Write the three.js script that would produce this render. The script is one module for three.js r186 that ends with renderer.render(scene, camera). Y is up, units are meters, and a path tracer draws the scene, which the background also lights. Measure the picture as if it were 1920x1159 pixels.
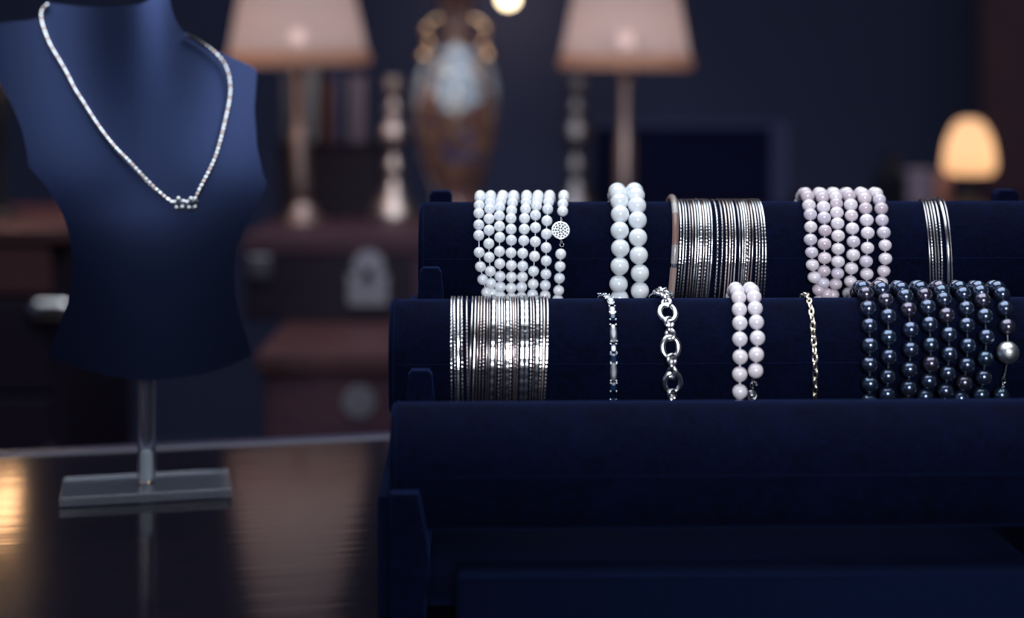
import * as THREE from 'three';
import { mergeGeometries, mergeVertices } from 'three/addons/utils/BufferGeometryUtils.js';
import { RoundedBoxGeometry } from 'three/addons/geometries/RoundedBoxGeometry.js';
import { RectAreaLightUniformsLib } from 'three/addons/lights/RectAreaLightUniformsLib.js';

/* ------------------------------------------------------------------ camera, sky, light, exposure */
const scene = new THREE.Scene();
const renderer = new THREE.WebGLRenderer({ antialias: true });
renderer.toneMapping = THREE.LinearToneMapping;
renderer.toneMappingExposure = 1.0;
renderer.shadowMap.enabled = true;
renderer.shadowMap.type = THREE.PCFSoftShadowMap;
RectAreaLightUniformsLib.init();

const EYE = 1.05, FOCAL = 3000, CX = 960, HORIZON = 150;           // eye height; lens in pixels; a view camera with a shifted lens
const camera = new THREE.PerspectiveCamera(2 * Math.atan(579.5 / FOCAL) * 180 / Math.PI, 1920 / 1159, 0.05, 50);
camera.position.set(0, EYE, 0);
camera.setViewOffset(1920, 1159, 0, 579.5 - HORIZON, 1920, 1159);
camera.focus = 0.963;
camera.userData.fStop = 2.9;
camera.updateProjectionMatrix();
scene.add(camera);

scene.background = new THREE.Color().setRGB(0.75, 1.05, 2.0);       // evening sky outside the shop window

const CEILING_Y = 2.62;
const panelLight = new THREE.RectAreaLight(new THREE.Color().setRGB(0.90, 0.96, 1.0), 3.1, 2.3, 2.0);
panelLight.position.set(0.0, CEILING_Y - 0.05, -1.15);
panelLight.rotation.x = -Math.PI / 2;
scene.add(panelLight);

const SPOT = [0.16, 1.42, 0.95], SPOT_R = 0.24, SPOT_AIM = [0.155, 0.970, -0.97];   // a round reflector lamp beside the camera, aimed at the rolls
const spotLight = new THREE.SpotLight(new THREE.Color().setRGB(0.95, 0.97, 1.0), 10, 0, 11.4 * Math.PI / 180, 0.55, 2);
spotLight.position.set(...SPOT);
spotLight.target.position.set(...SPOT_AIM);
spotLight.shadow.radius = SPOT_R / 0.02;
spotLight.castShadow = true;
scene.add(spotLight, spotLight.target);

/* ------------------------------------------------------------------ helpers */
let seed = 7;
const rnd = () => { seed = (seed * 1664525 + 1013904223) >>> 0; return seed / 4294967296; };
const rng = (a, b) => a + (b - a) * rnd();
const V = (x, y, z) => new THREE.Vector3(x, y, z);
const lin = (r, g, b) => new THREE.Color().setRGB(r, g, b);
const at = (px, py, d) => V((px - CX) / FOCAL * d, EYE - (py - HORIZON) / FOCAL * d, -d);
const used = {};
function numbered(n) { const k = used[n] = (used[n] ?? -1) + 1; return k ? `${n}_${String(k).padStart(3, '0')}` : n; }
function put(o, parent) { (parent || scene).add(o); o.traverse((c) => { if (c.isMesh) { c.castShadow = true; c.receiveShadow = true; } }); return o; }
function tag(o, label, category, group) { o.userData.label = label; o.userData.category = category; if (group) o.userData.group = group; return o; }
function thing(name, label, category, pos = [0, 0, 0], turn = 0, group) {
  const o = new THREE.Group(); o.name = numbered(name); o.position.set(...pos); o.rotation.y = turn; scene.add(o);
  o.updateMatrixWorld(true);
  return tag(o, label, category, group);
}
function part(name, geo, mat, parent, pos, rot) {
  const m = new THREE.Mesh(geo, mat); m.name = name;
  if (pos) m.position.set(...pos);
  if (rot) m.rotation.set(...rot);
  return put(m, parent);
}
function struct(name, geo, mat, pos) { const m = part(name, geo, mat, scene, pos); m.userData.kind = 'structure'; return m; }
const rbox = (w, h, d, r = 0.004, s = 2) => new RoundedBoxGeometry(w, h, d, s, Math.min(r, w / 2.01, h / 2.01, d / 2.01));
const bx = (w, h, d, x = 0, y = 0, z = 0) => new THREE.BoxGeometry(w, h, d).translate(x, y, z);
const rboxAt = (w, h, d, x, y, z, r) => rbox(w, h, d, r).translate(x, y, z);
const lathe = (pts, seg = 32) => new THREE.LatheGeometry(pts.map(([r, y]) => new THREE.Vector2(r, y)), seg);
function smoothLathe(pts, seg = 36, n = 90) {                       // profile through the points
  const c = new THREE.CatmullRomCurve3(pts.map(([r, y]) => V(r, y, 0)), false, 'centripetal');
  return new THREE.LatheGeometry(c.getPoints(n).map((p) => new THREE.Vector2(Math.max(p.x, 0.0001), p.y)), seg);
}

/* textures */
function noiseTexture(size, f, srgb = false) {                      // f(x, y) -> [r, g, b] in 0..1
  const a = new Uint8Array(size * size * 4);
  for (let y = 0; y < size; y++) for (let x = 0; x < size; x++) {
    const c = f(x, y), k = (y * size + x) * 4;
    for (let i = 0; i < 3; i++) a[k + i] = Math.max(0, Math.min(255, Math.round(c[i] * 255)));
    a[k + 3] = 255;
  }
  const t = new THREE.DataTexture(a, size, size);
  t.wrapS = t.wrapT = THREE.RepeatWrapping; t.magFilter = THREE.LinearFilter; t.minFilter = THREE.LinearFilter;
  if (srgb) t.colorSpace = THREE.SRGBColorSpace;
  t.needsUpdate = true;
  return t;
}
function tileNoise(size, cells) {                                   // smooth noise that tiles
  const g = Array.from({ length: cells * cells }, rnd);
  return (x, y, sx = 1, sy = 1) => {
    const u = x / size * cells * sx, v = y / size * cells * sy, i = Math.floor(u), j = Math.floor(v);
    let a = u - i, b = v - j; a = a * a * (3 - 2 * a); b = b * b * (3 - 2 * b);
    const q = (p, r) => g[((r % cells) + cells) % cells * cells + ((p % cells) + cells) % cells];
    return (q(i, j) * (1 - a) + q(i + 1, j) * a) * (1 - b) + (q(i, j + 1) * (1 - a) + q(i + 1, j + 1) * a) * b;
  };
}
const repeated = (t, x, y = x) => { const c = t.clone(); c.repeat.set(x, y); c.needsUpdate = true; return c; };

const fuzz = tileNoise(512, 128), nap = tileNoise(512, 24), nap2 = tileNoise(512, 7);
const lint = new Float32Array(512 * 512);
for (let k = 0; k < 2600; k++) { const i = Math.floor(rnd() * 262144); lint[i] = rng(0.3, 1); if (rnd() < 0.6) { lint[(i + 1) % 262144] = 0.7; lint[(i + 512) % 262144] = 0.6; } }
const velvetMap = noiseTexture(512, (x, y) => {
  const n = 0.16 + 0.12 * rnd() + 0.5 * fuzz(x, y) ** 2 + 0.22 * nap(x, y) + 0.22 * nap2(x, y) + 0.7 * lint[y * 512 + x];
  return [n, n, n];
});
const velvetBump = noiseTexture(512, () => { const v = rnd(); return [v, v, v]; });
const velvetRep = 1 / 0.11;
function velvet(base, sheen, weight) {
  return new THREE.MeshPhysicalMaterial({
    color: lin(...base), map: repeated(velvetMap, velvetRep), roughness: 0.95, specularIntensity: 0.12,
    sheen: weight, sheenColor: lin(...sheen), sheenRoughness: 0.55, bumpMap: repeated(velvetBump, velvetRep), bumpScale: 0.00025,
  });
}
const M = {};
M.velvet = velvet([0.0013, 0.0036, 0.022], [0.035, 0.09, 0.40], 0.50);
M.velvetFrame = velvet([0.0019, 0.0049, 0.027], [0.04, 0.10, 0.42], 0.54);
M.leather = new THREE.MeshPhysicalMaterial({ color: lin(0.028, 0.044, 0.122), metalness: 0.9, roughness: 0.48, bumpMap: repeated(velvetBump, 1 / 0.06), bumpScale: 0.00006 });
const metal = (c, r) => new THREE.MeshPhysicalMaterial({ color: lin(...c), metalness: 1, roughness: r });
M.silver = metal([0.70, 0.70, 0.74], 0.22);
M.silverBright = metal([0.86, 0.88, 0.93], 0.2);
M.satinSilver = metal([0.9, 0.92, 0.95], 0.45);
M.rose = metal([0.66, 0.56, 0.55], 0.24);
M.dullSilver = metal([0.48, 0.46, 0.50], 0.27);
M.paleGold = metal([0.86, 0.79, 0.68], 0.2);
M.darkSilver = metal([0.25, 0.28, 0.34], 0.25);
M.brass = metal([0.40, 0.30, 0.30], 0.42);
M.gilt = metal([0.85, 0.52, 0.32], 0.16);
M.blackIron = new THREE.MeshStandardMaterial({ color: lin(0.006, 0.006, 0.01), roughness: 0.5 });
M.pewter = metal([0.22, 0.22, 0.28], 0.42);
const pearlMat = (c, extra = {}) => new THREE.MeshPhysicalMaterial({ color: lin(...c), roughness: 0.36, clearcoat: 1.0, clearcoatRoughness: 0.17, ...extra });
M.pearlWhite = [pearlMat([0.789, 0.835, 0.900]), pearlMat([0.812, 0.847, 0.900]), pearlMat([0.766, 0.812, 0.900])];
M.pearlBig = [pearlMat([0.719, 0.777, 0.847], { roughness: 0.25, clearcoatRoughness: 0.1 }), pearlMat([0.742, 0.789, 0.847], { roughness: 0.25, clearcoatRoughness: 0.1 })];
M.pearlPink = [pearlMat([0.679, 0.597, 0.667]), pearlMat([0.725, 0.667, 0.737]), pearlMat([0.562, 0.480, 0.562]), pearlMat([0.608, 0.562, 0.679]), pearlMat([0.737, 0.690, 0.772])];
M.pearlBlush = [pearlMat([0.766, 0.708, 0.777]), pearlMat([0.742, 0.708, 0.789])];
const darkPearl = (c) => new THREE.MeshPhysicalMaterial({ color: lin(...c), metalness: 0.9, roughness: 0.24, clearcoat: 1.0, clearcoatRoughness: 0.09 });
M.pearlDark = [darkPearl([0.085, 0.12, 0.21]), darkPearl([0.08, 0.11, 0.20]), darkPearl([0.08, 0.115, 0.21]), darkPearl([0.125, 0.115, 0.18]), darkPearl([0.075, 0.12, 0.20])];
M.thread = new THREE.MeshStandardMaterial({ color: lin(0.62, 0.66, 0.76), roughness: 0.7 });
M.crystal = new THREE.MeshPhysicalMaterial({ color: lin(0.85, 0.91, 1.0), metalness: 0.9, roughness: 0.36, clearcoat: 1, clearcoatRoughness: 0.05, flatShading: true });
M.sapphire = new THREE.MeshPhysicalMaterial({ color: lin(0.008, 0.03, 0.09), metalness: 0.2, roughness: 0.08, clearcoat: 1, clearcoatRoughness: 0.03, flatShading: true });
M.acrylic = new THREE.MeshPhysicalMaterial({ color: lin(0.80, 0.87, 1.0), roughness: 0.04, transmission: 0.955, thickness: 0.01, ior: 1.47 });
M.frosted = new THREE.MeshPhysicalMaterial({ color: lin(0.85, 0.9, 0.92), roughness: 0.5 });
M.darkThread = new THREE.MeshStandardMaterial({ color: lin(0.03, 0.04, 0.07), roughness: 0.6 });

/* wood */
function woodMaterial(c1, c2, rough, o = {}) {
  const n1 = tileNoise(512, 8), n2 = tileNoise(512, 64);
  const map = noiseTexture(512, (x, y) => {
    const k = 0.55 * n1(x, y, 1, 3) + 0.45 * n2(x, y, 0.125, 1);
    return [0, 1, 2].map((i) => (c1[i] * (1 - k) + c2[i] * k));
  }, true);
  const bump = noiseTexture(512, (x, y) => { const v = 0.6 * n2(x, y, 0.125, 1) + 0.4 * n1(x, y, 1, 4); return [v, v, v]; });
  return new THREE.MeshPhysicalMaterial({ map: repeated(map, o.rep ?? 2), roughness: rough, bumpMap: repeated(bump, o.rep ?? 2), bumpScale: o.bump ?? 0.0004, clearcoat: o.coat ?? 0, clearcoatRoughness: o.coatRough ?? 0.15, specularIntensity: o.spec ?? 1 });
}
M.tableWood = woodMaterial([0.055, 0.055, 0.095], [0.09, 0.07, 0.10], 0.11, { rep: 2.4, bump: 0.00006, spec: 1.0 });
M.trunkWood = woodMaterial([0.22, 0.15, 0.21], [0.28, 0.18, 0.22], 0.55, { rep: 3, spec: 0.3 });
M.redWood = woodMaterial([0.24, 0.155, 0.18], [0.29, 0.18, 0.20], 0.55, { rep: 3, spec: 0.3 });
M.darkWood = woodMaterial([0.095, 0.075, 0.14], [0.13, 0.092, 0.15], 0.55, { rep: 3, spec: 0.3 });

/* ------------------------------------------------------------------ the room */
const plaster = (c) => new THREE.MeshStandardMaterial({ color: lin(...c), roughness: 0.9 });
M.wall = new THREE.MeshStandardMaterial({ color: lin(0.028, 0.036, 0.094), roughness: 1 });
M.wallSide = plaster([0.06, 0.07, 0.12]);
M.ceiling = plaster([0.30, 0.31, 0.36]);
M.floor = woodMaterial([0.14, 0.10, 0.10], [0.2, 0.14, 0.13], 0.5, { rep: 1 });
const RX = 2.6, ZB = -4.1, ZF = 2.6, T = 0.12, RH = CEILING_Y;
const midZ = (ZB + ZF) / 2, lenZ = ZF - ZB;
struct('floor', bx(2 * RX + 2 * T, T, lenZ + 2 * T, 0, -T / 2, midZ), M.floor);
struct('ceiling', bx(2 * RX + 2 * T, T, lenZ + 2 * T, 0, RH + T / 2, midZ), M.ceiling);
struct('wall_back', bx(2 * RX + 2 * T, RH, T, 0, RH / 2, ZB - T / 2), M.wall);
struct('wall_front', bx(2 * RX + 2 * T, RH, T, 0, RH / 2, ZF + T / 2), M.wallSide);
struct('wall_right', bx(T, RH, lenZ, RX + T / 2, RH / 2, midZ), M.wallSide);
const WZ = 0.75, WW = 0.75, WY0 = 1.05, WY1 = 2.15;                  // window opening in the left wall
struct('wall_left', mergeGeometries([
  bx(T, RH, WZ - WW / 2 - ZB, -RX - T / 2, RH / 2, (ZB + WZ - WW / 2) / 2),
  bx(T, RH, ZF - WZ - WW / 2, -RX - T / 2, RH / 2, (ZF + WZ + WW / 2) / 2),
  bx(T, WY0, WW, -RX - T / 2, WY0 / 2, WZ), bx(T, RH - WY1, WW, -RX - T / 2, (RH + WY1) / 2, WZ)]), M.wallSide);
{
  const w = new THREE.Group(); w.name = 'window_1'; w.userData.kind = 'structure'; w.position.set(-RX - T / 2, WY0, WZ); scene.add(w);
  const H = WY1 - WY0, fm = plaster([0.4, 0.4, 0.42]);
  part('window_frame', mergeGeometries([bx(0.05, 0.05, WW, 0, 0.025, 0), bx(0.05, 0.05, WW, 0, H - 0.025, 0), bx(0.05, H - 0.1, 0.05, 0, H / 2, WW / 2 - 0.025), bx(0.05, H - 0.1, 0.05, 0, H / 2, -WW / 2 + 0.025)]), fm, w);
  part('pane', bx(0.006, H - 0.1, WW - 0.1, 0, H / 2, 0), new THREE.MeshPhysicalMaterial({ color: lin(1, 1, 1), roughness: 0.02, transmission: 1, thickness: 0 }), w);
  part('window_sill', bx(0.2, 0.03, WW + 0.1, 0.12, -0.015, 0), fm, w);
}
for (const [n, g] of [['baseboard_back', bx(2 * RX, 0.12, 0.02, 0, 0.06, ZB + 0.01)], ['baseboard_right', bx(0.02, 0.12, lenZ - 0.04, RX - 0.01, 0.06, midZ)], ['baseboard_left', bx(0.02, 0.12, lenZ - 0.04, -RX + 0.01, 0.06, midZ)]]) struct(n, g, M.wallSide);
{ // the ceiling light panel
  const t = thing('ceiling_light', 'large flat pale ceiling light panel above the display table', 'ceiling light', [0, CEILING_Y, -1.15]);
  part('frame', mergeGeometries([bx(2.4, 0.04, 0.05, 0, -0.02, 1.025), bx(2.4, 0.04, 0.05, 0, -0.02, -1.025), bx(0.05, 0.04, 2.0, 1.175, -0.02, 0), bx(0.05, 0.04, 2.0, -1.175, -0.02, 0)]), plaster([0.5, 0.5, 0.5]), t);
  part('diffuser', bx(2.3, 0.02, 2.0, 0, -0.015, 0), new THREE.MeshStandardMaterial({ color: lin(0.3, 0.3, 0.3), emissive: lin(0.9, 0.96, 1.0), emissiveIntensity: 0.4 }), t);
}
{ // round reflector lamp behind the camera
  const t = thing('spotlight_lamp', 'round white studio reflector lamp on a slim black stand behind the viewer', 'studio lamp', [SPOT[0], 0, SPOT[2]]);
  const head = new THREE.Group(); head.name = 'lamp_head'; head.position.set(0, SPOT[1], 0);
  head.quaternion.setFromUnitVectors(V(0, 0, -1), V(...SPOT_AIM).sub(V(...SPOT)).normalize()); t.add(head);
  part('diffuser', new THREE.CylinderGeometry(SPOT_R, SPOT_R, 0.006, 40).rotateX(Math.PI / 2).translate(0, 0, 0.014), new THREE.MeshStandardMaterial({ color: lin(0.3, 0.3, 0.3), emissive: lin(0.95, 0.97, 1), emissiveIntensity: 0.8 }), head);
  part('reflector', new THREE.CylinderGeometry(SPOT_R * 1.02, 0.07, 0.2, 40, 1, true).rotateX(-Math.PI / 2).translate(0, 0, 0.122), new THREE.MeshStandardMaterial({ color: lin(0.01, 0.01, 0.012), roughness: 0.8, side: THREE.DoubleSide }), head);
  part('pole', new THREE.CylinderGeometry(0.012, 0.012, SPOT[1] - 0.02, 16).translate(0, (SPOT[1] - 0.02) / 2, 0.26), M.darkSilver, t);
  for (const a of [0.5, 2.6, 4.7]) part('leg', new THREE.CylinderGeometry(0.009, 0.009, 0.42, 10).rotateZ(1.25).translate(0.19, 0.075, 0).rotateY(a).translate(0, 0, 0.26), M.darkSilver, t);
}

/* ------------------------------------------------------------------ the display table */
const TABLE_Y = 0.76;
const tableTurn = Math.atan(0.213);
const edgeL = at(0, 847, 0.29 * 3000 / 697), edgeR = at(725, 812, 0.29 * 3000 / 662);
{
  const dir = edgeR.clone().sub(edgeL).setY(0).normalize(), turn = Math.atan2(-dir.z, dir.x), W = 2.2, Dp = 0.98, TH = 0.035;
  const mid = edgeL.clone().addScaledVector(dir, 0.55), inward = V(-dir.z, 0, dir.x);       // towards the viewer
  if (inward.z < 0) inward.negate();
  const c = mid.clone().addScaledVector(inward, Dp / 2);
  const t = thing('display_table', 'dark varnished wooden table with glossy top under the jewelry displays', 'table', [c.x, 0, c.z], turn);
  const top = new THREE.BoxGeometry(W, TH, Dp - 0.022, 1, 1, 1); top.translate(0, TABLE_Y - TH / 2, 0.011);
  { const p = top.attributes.position, n = top.attributes.normal, uv = top.attributes.uv; for (let i = 0; i < p.count; i++) if (Math.abs(n.getY(i)) > 0.5) uv.setXY(i, p.getX(i), p.getZ(i)); }
  part('table_top', top, M.tableWood, t);
  part('edge_trim', rbox(W, TH + 0.003, 0.022, 0.006, 3).translate(0, TABLE_Y - TH / 2 + 0.0005, -Dp / 2 + 0.0109), new THREE.MeshPhysicalMaterial({ color: lin(0.018, 0.016, 0.048), roughness: 0.5 }), t);
  part('apron', mergeGeometries([bx(W - 0.16, 0.09, 0.02, 0, TABLE_Y - TH - 0.045, Dp / 2 - 0.07), bx(W - 0.16, 0.09, 0.02, 0, TABLE_Y - TH - 0.045, -Dp / 2 + 0.07), bx(0.02, 0.09, Dp - 0.16, W / 2 - 0.07, TABLE_Y - TH - 0.045, 0), bx(0.02, 0.09, Dp - 0.16, -W / 2 + 0.07, TABLE_Y - TH - 0.045, 0)]), M.darkWood, t);
  for (const sx of [-1, 1]) for (const sz of [-1, 1]) part('leg', new THREE.CylinderGeometry(0.032, 0.02, TABLE_Y - TH, 16).translate(sx * (W / 2 - 0.1), (TABLE_Y - TH) / 2, sz * (Dp / 2 - 0.1)), M.darkWood, t);
}

/* ------------------------------------------------------------------ the bracelet rack: frame and three velvet rolls */
const RACK_TURN = 0.026;
const profile = [];                                                  // [z, y] of a roll, from the top over the front and round
{
  const A = 0.030, B = 0.036, n = 40;
  for (let i = 0; i <= n; i++) { const a = Math.PI / 2 * i / n; profile.push([A * Math.sin(a), -B + B * Math.cos(a)]); }
  const low = new THREE.CatmullRomCurve3([V(0.030, -0.036, 0), V(0.0288, -0.048, 0), V(0.0262, -0.058, 0), V(0.022, -0.0635, 0), V(0.016, -0.065, 0)]).getPoints(24);
  for (const p of low.slice(1)) profile.push([p.x, p.y]);
  const right = profile.slice();
  for (let i = 1; i < 8; i++) profile.push([0.016 - 0.032 * i / 8, -0.065]);
  for (const [z, y] of right.slice(1).reverse()) profile.push([-z, y]);
}
class RollPath {                                                     // the roll's outline pushed out by OFF; s runs from the top down the front
  constructor(off) {
    const n = profile.length;
    this.pts = profile.map(([z, y], i) => {
      const a = profile[(i + n - 1) % n], b = profile[(i + 1) % n], tz = b[0] - a[0], ty = b[1] - a[1], l = Math.hypot(tz, ty);
      const nz = -ty / l, ny = tz / l;                               // outward
      return { z: z + nz * off, y: y + ny * off, nz, ny };
    });
    this.cum = [0];
    for (let i = 1; i <= n; i++) { const a = this.pts[i - 1], b = this.pts[i % n]; this.cum.push(this.cum[i - 1] + Math.hypot(b.z - a.z, b.y - a.y)); }
    this.total = this.cum[n];
  }
  at(s) {
    s = ((s % this.total) + this.total) % this.total;
    let i = 0; while (i < this.pts.length - 1 && this.cum[i + 1] < s) i++;
    const a = this.pts[i], b = this.pts[(i + 1) % this.pts.length], k = (s - this.cum[i]) / (this.cum[i + 1] - this.cum[i]);
    const m = (p) => a[p] * (1 - k) + b[p] * k, nz = m('nz'), ny = m('ny'), l = Math.hypot(nz, ny);
    return { z: m('z'), y: m('y'), nz: nz / l, ny: ny / l };
  }
  hit(o, d) {                                                        // first crossing of a ray with the outline: { s, x } or null
    let best = null;
    for (let i = 0; i < this.pts.length; i++) {
      const a = this.pts[i], b = this.pts[(i + 1) % this.pts.length], ez = b.z - a.z, ey = b.y - a.y;
      const det = d.z * ey - d.y * ez; if (Math.abs(det) < 1e-12) continue;
      const t = ((a.z - o.z) * ey - (a.y - o.y) * ez) / det, k = ((a.z - o.z) * d.y - (a.y - o.y) * d.z) / det;
      if (k >= 0 && k <= 1 && t > 0 && (!best || t < best.t)) best = { t, s: this.cum[i] + k * (this.cum[i + 1] - this.cum[i]) };
    }
    if (!best) return null;
    if (best.s > this.total / 2) best.s -= this.total;
    return { s: best.s, x: o.x + d.x * best.t };
  }
}
const tiers = [
  { d: 1.020, top: 378, x0: -0.0590, x1: 0.372, label: 'rearmost and highest of three navy velvet bracelet rolls' },
  { d: 0.943, top: 560, x0: -0.0715, x1: 0.362, label: 'middle of three navy velvet bracelet rolls, holding the gem bracelet' },
  { d: 0.866, top: 753, x0: -0.0650, x1: 0.352, label: 'empty front navy velvet bracelet roll, lowest of the three' },
];
for (const t of tiers) {
  const p = at(960, t.top, t.d);
  t.origin = p;
  const g = thing('velvet_roll', t.label, 'bracelet roll', [p.x, p.y, p.z], RACK_TURN);
  const bev = 0.0035, sh = new THREE.Shape(profile.map(([z, y]) => { const f = 1 - bev / 0.031; return new THREE.Vector2(z * f, -0.0325 + (y + 0.0325) * f); }));
  const geo = new THREE.ExtrudeGeometry(sh, { depth: t.x1 - t.x0 - 2 * bev, bevelEnabled: true, bevelSize: bev * 0.97, bevelThickness: bev, bevelSegments: 4, curveSegments: 4 });
  geo.rotateY(-Math.PI / 2).scale(1, 1, -1);
  { const ix = geo.index; const pos = geo.attributes.position; if (!ix) for (let i = 0; i < pos.count; i += 3) for (const a of Object.values(geo.attributes)) { const n = a.itemSize; for (let k = 0; k < n; k++) { const q = a.array[(i + 1) * n + k]; a.array[(i + 1) * n + k] = a.array[(i + 2) * n + k]; a.array[(i + 2) * n + k] = q; } } }
  geo.rotateY(Math.PI);
  geo.computeBoundingBox();
  geo.translate(t.x0 - geo.boundingBox.min.x, 0, 0);
  { // uv in metres: along the roll and round it
    const pos = geo.attributes.position, uv = geo.attributes.uv;
    for (let i = 0; i < pos.count; i++) uv.setXY(i, pos.getX(i), Math.atan2(pos.getZ(i), pos.getY(i) + 0.0325) * 0.033 + pos.getX(i) * 0.02);
  }
  let sm = geo; sm.deleteAttribute('normal'); sm = mergeVertices(sm, 1e-6); sm.computeVertexNormals();
  part('roll_body', sm, M.velvet, g);
  const seam = new THREE.CylinderGeometry(0.0003, 0.0003, t.x1 - t.x0 - 0.008, 8).rotateZ(Math.PI / 2).translate((t.x0 + t.x1) / 2, -0.0335, 0.0299);
  part('seam', seam, M.velvetFrame, g);
  for (const x of [t.x0 + 0.0032, t.x1 - 0.0032]) {
    const loop = new THREE.CatmullRomCurve3(profile.filter((_, i) => i % 2 === 0).map(([z, y]) => V(x, y, z)), true);
    part('end_piping', new THREE.TubeGeometry(loop, 140, 0.0006, 6, true), M.velvetFrame, g);
  }
  g.updateMatrixWorld(true);
  t.inv = g.matrixWorld.clone().invert();
  t.ray = (px, py) => { const o = V(0, EYE, 0).applyMatrix4(t.inv), q = at(px, py, 1).applyMatrix4(t.inv); return [o, q.sub(o).normalize()]; };
}
{
  // the frame: two stepped side supports on a base, with a cross board
  const p = at(960, 753, 0.866);
  const g = thing('bracelet_rack', 'stepped navy velvet rack frame carrying the three bracelet rolls', 'bracelet rack', [0, TABLE_Y, -0.94], RACK_TURN);
  g.updateMatrixWorld(true);
  const inv = g.matrixWorld.clone().invert();
  const L = (px, py, d) => at(px, py, d).applyMatrix4(inv);
  const bar = (pts, x0, x1, taper = 1) => {                          // a prism: outline [z, y] swept from x0 to x1
    const s = new THREE.Shape(pts.map(([z, y]) => new THREE.Vector2(z, y)));
    const e = new THREE.ExtrudeGeometry(s, { depth: x1 - x0 - 0.003, bevelEnabled: true, bevelSize: 0.0015, bevelThickness: 0.0015, bevelSegments: 2 });
    e.rotateY(-Math.PI / 2).translate(0, 0, 0);                       // z of the shape becomes -x; shape x becomes z
    e.computeBoundingBox(); e.translate(x0 - e.boundingBox.min.x, 0, 0);
    return e;
  };
  // pegs: [centre px at top, width top, width bottom, y top px, depth, thickness]
  const pegs = [[827, 36, 40, 360, 1.064, 0.012], [807.5, 34, 50, 504, 0.9815, 0.008], [788, 38, 53, 696, 0.9045, 0.008]];
  for (const [cx, wt, wb, yt, d, th] of pegs) {
    for (const side of [0, 1]) {
      const top = L(cx, yt, d), k = d / FOCAL, base = yt < 400 ? 0.045 : top.y - (75 * k) - 0.02, hgt = top.y - base;
      const x = side ? L(1893, 346, 1.064).x + (827.5 - cx) / FOCAL * 0.6 : top.x;
      const w2 = wb * k * 1.15 / 2, w1 = wt * k / 2, s = new THREE.Shape([[-w2, 0], [w2, 0], [w1, hgt - 0.002], [w1 * 0.75, hgt], [-w1 * 0.75, hgt], [-w1, hgt - 0.002]].map(([a, b]) => new THREE.Vector2(a, b)));
      const e = new THREE.ExtrudeGeometry(s, { depth: th, bevelEnabled: true, bevelSize: 0.001, bevelThickness: 0.001, bevelSegments: 2 });
      part('peg', e, M.velvetFrame, g, [x, base, top.z - th / 2]);
    }
  }
  for (const side of [0, 1]) {
    const x = side ? 0.312 : L(765, 925, 0.83).x - 0.0005;
    // front upright with a swelling edge
    const top = L(765, 925, 0.828), s = new THREE.Shape();
    const X = (px, py) => { const q = L(px, py, 0.828); return [q.x - x, q.y]; };
    const o = [[735, 925], [782, 925], [789, 960], [798, 1010], [803, 1055], [802, 1085], [794, 1125], [782, 1160], [735, 1160]].map(([a, b]) => X(a, b));
    s.setFromPoints(o.map(([a, b]) => new THREE.Vector2(side ? -a : a, b)));
    part('front_upright', new THREE.ExtrudeGeometry(s, { depth: 0.008, bevelEnabled: true, bevelSize: 0.0008, bevelThickness: 0.0008, bevelSegments: 2 }), M.velvetFrame, g, [x, 0, top.z - 0.004]);
    // side plate: stepped seat under the rolls
    const zy = (d, y) => [-d + 0.94, y];
    const y1 = tiers[0].origin.y - 0.068 - TABLE_Y, y2 = tiers[1].origin.y - 0.068 - TABLE_Y, y3 = tiers[2].origin.y - 0.068 - TABLE_Y;
    const pl = [zy(1.072, 0.0022), zy(0.834, 0.0022), zy(0.834, y3), zy(0.905, y3), zy(0.905, y2), zy(0.981, y2), zy(0.981, y1), zy(1.072, y1)];
    part('side_plate', bar(pl, x + (side ? -0.009 : -0.007), x + (side ? 0.007 : 0.009)), M.velvetFrame, g);
    // thin outer cheek
    const c1 = L(708, 932, 0.86), c2 = L(731, 932, 0.86);
    if (!side) part('outer_cheek', rbox(c2.x - c1.x, c1.y, 0.19, 0.002).translate((c1.x + c2.x) / 2, c1.y / 2 + 0.0006, c1.z - 0.095), M.velvet, g);
  }
  const b0 = L(855, 1072, 0.845), b1x = 0.345;
  part('cross_board', rbox(b1x - b0.x, b0.y, 0.03, 0.003).translate((b1x + b0.x) / 2, b0.y / 2 + 0.0006, b0.z - 0.004), M.velvetFrame, g);
  part('base_board', rbox(0.345 - L(742, 925, 0.83).x, 0.008, 0.19, 0.002).translate((0.345 + L(742, 925, 0.83).x) / 2, 0.0045, -0.035), M.velvetFrame, g);
}

/* ------------------------------------------------------------------ jewelry on the rolls */
const pearlGeo = new THREE.SphereGeometry(1, 28, 20);
const unitTube = new THREE.CylinderGeometry(1, 1, 1, 6);
const upY = V(0, 1, 0);
function rod(name, a, b, r, mat, parent, geo = unitTube) {
  const m = new THREE.Mesh(geo, mat); m.name = name;
  m.position.copy(a).add(b).multiplyScalar(0.5);
  m.quaternion.setFromUnitVectors(upY, b.clone().sub(a).normalize());
  m.scale.set(r, a.distanceTo(b), r);
  return put(m, parent);
}
function onRoll(t, list, off) {                                      // pixels -> places on the roll at height OFF
  const path = new RollPath(off);
  const pts = list.map(([px, py]) => { const h = path.hit(...t.ray(px, py)); return h && { ...h }; }).filter(Boolean);
  return { path, pts };
}
function jewel(name, label, category, t, x, group) {
  const o = V(x, 0, 0).applyMatrix4(t.inv.clone().invert());
  const g = thing(name, label, category, [o.x, o.y, o.z], RACK_TURN, group);
  return g;
}
const crop = (x0, y0, k) => ([a, b]) => [x0 + a / k, y0 + b / k];

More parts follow.
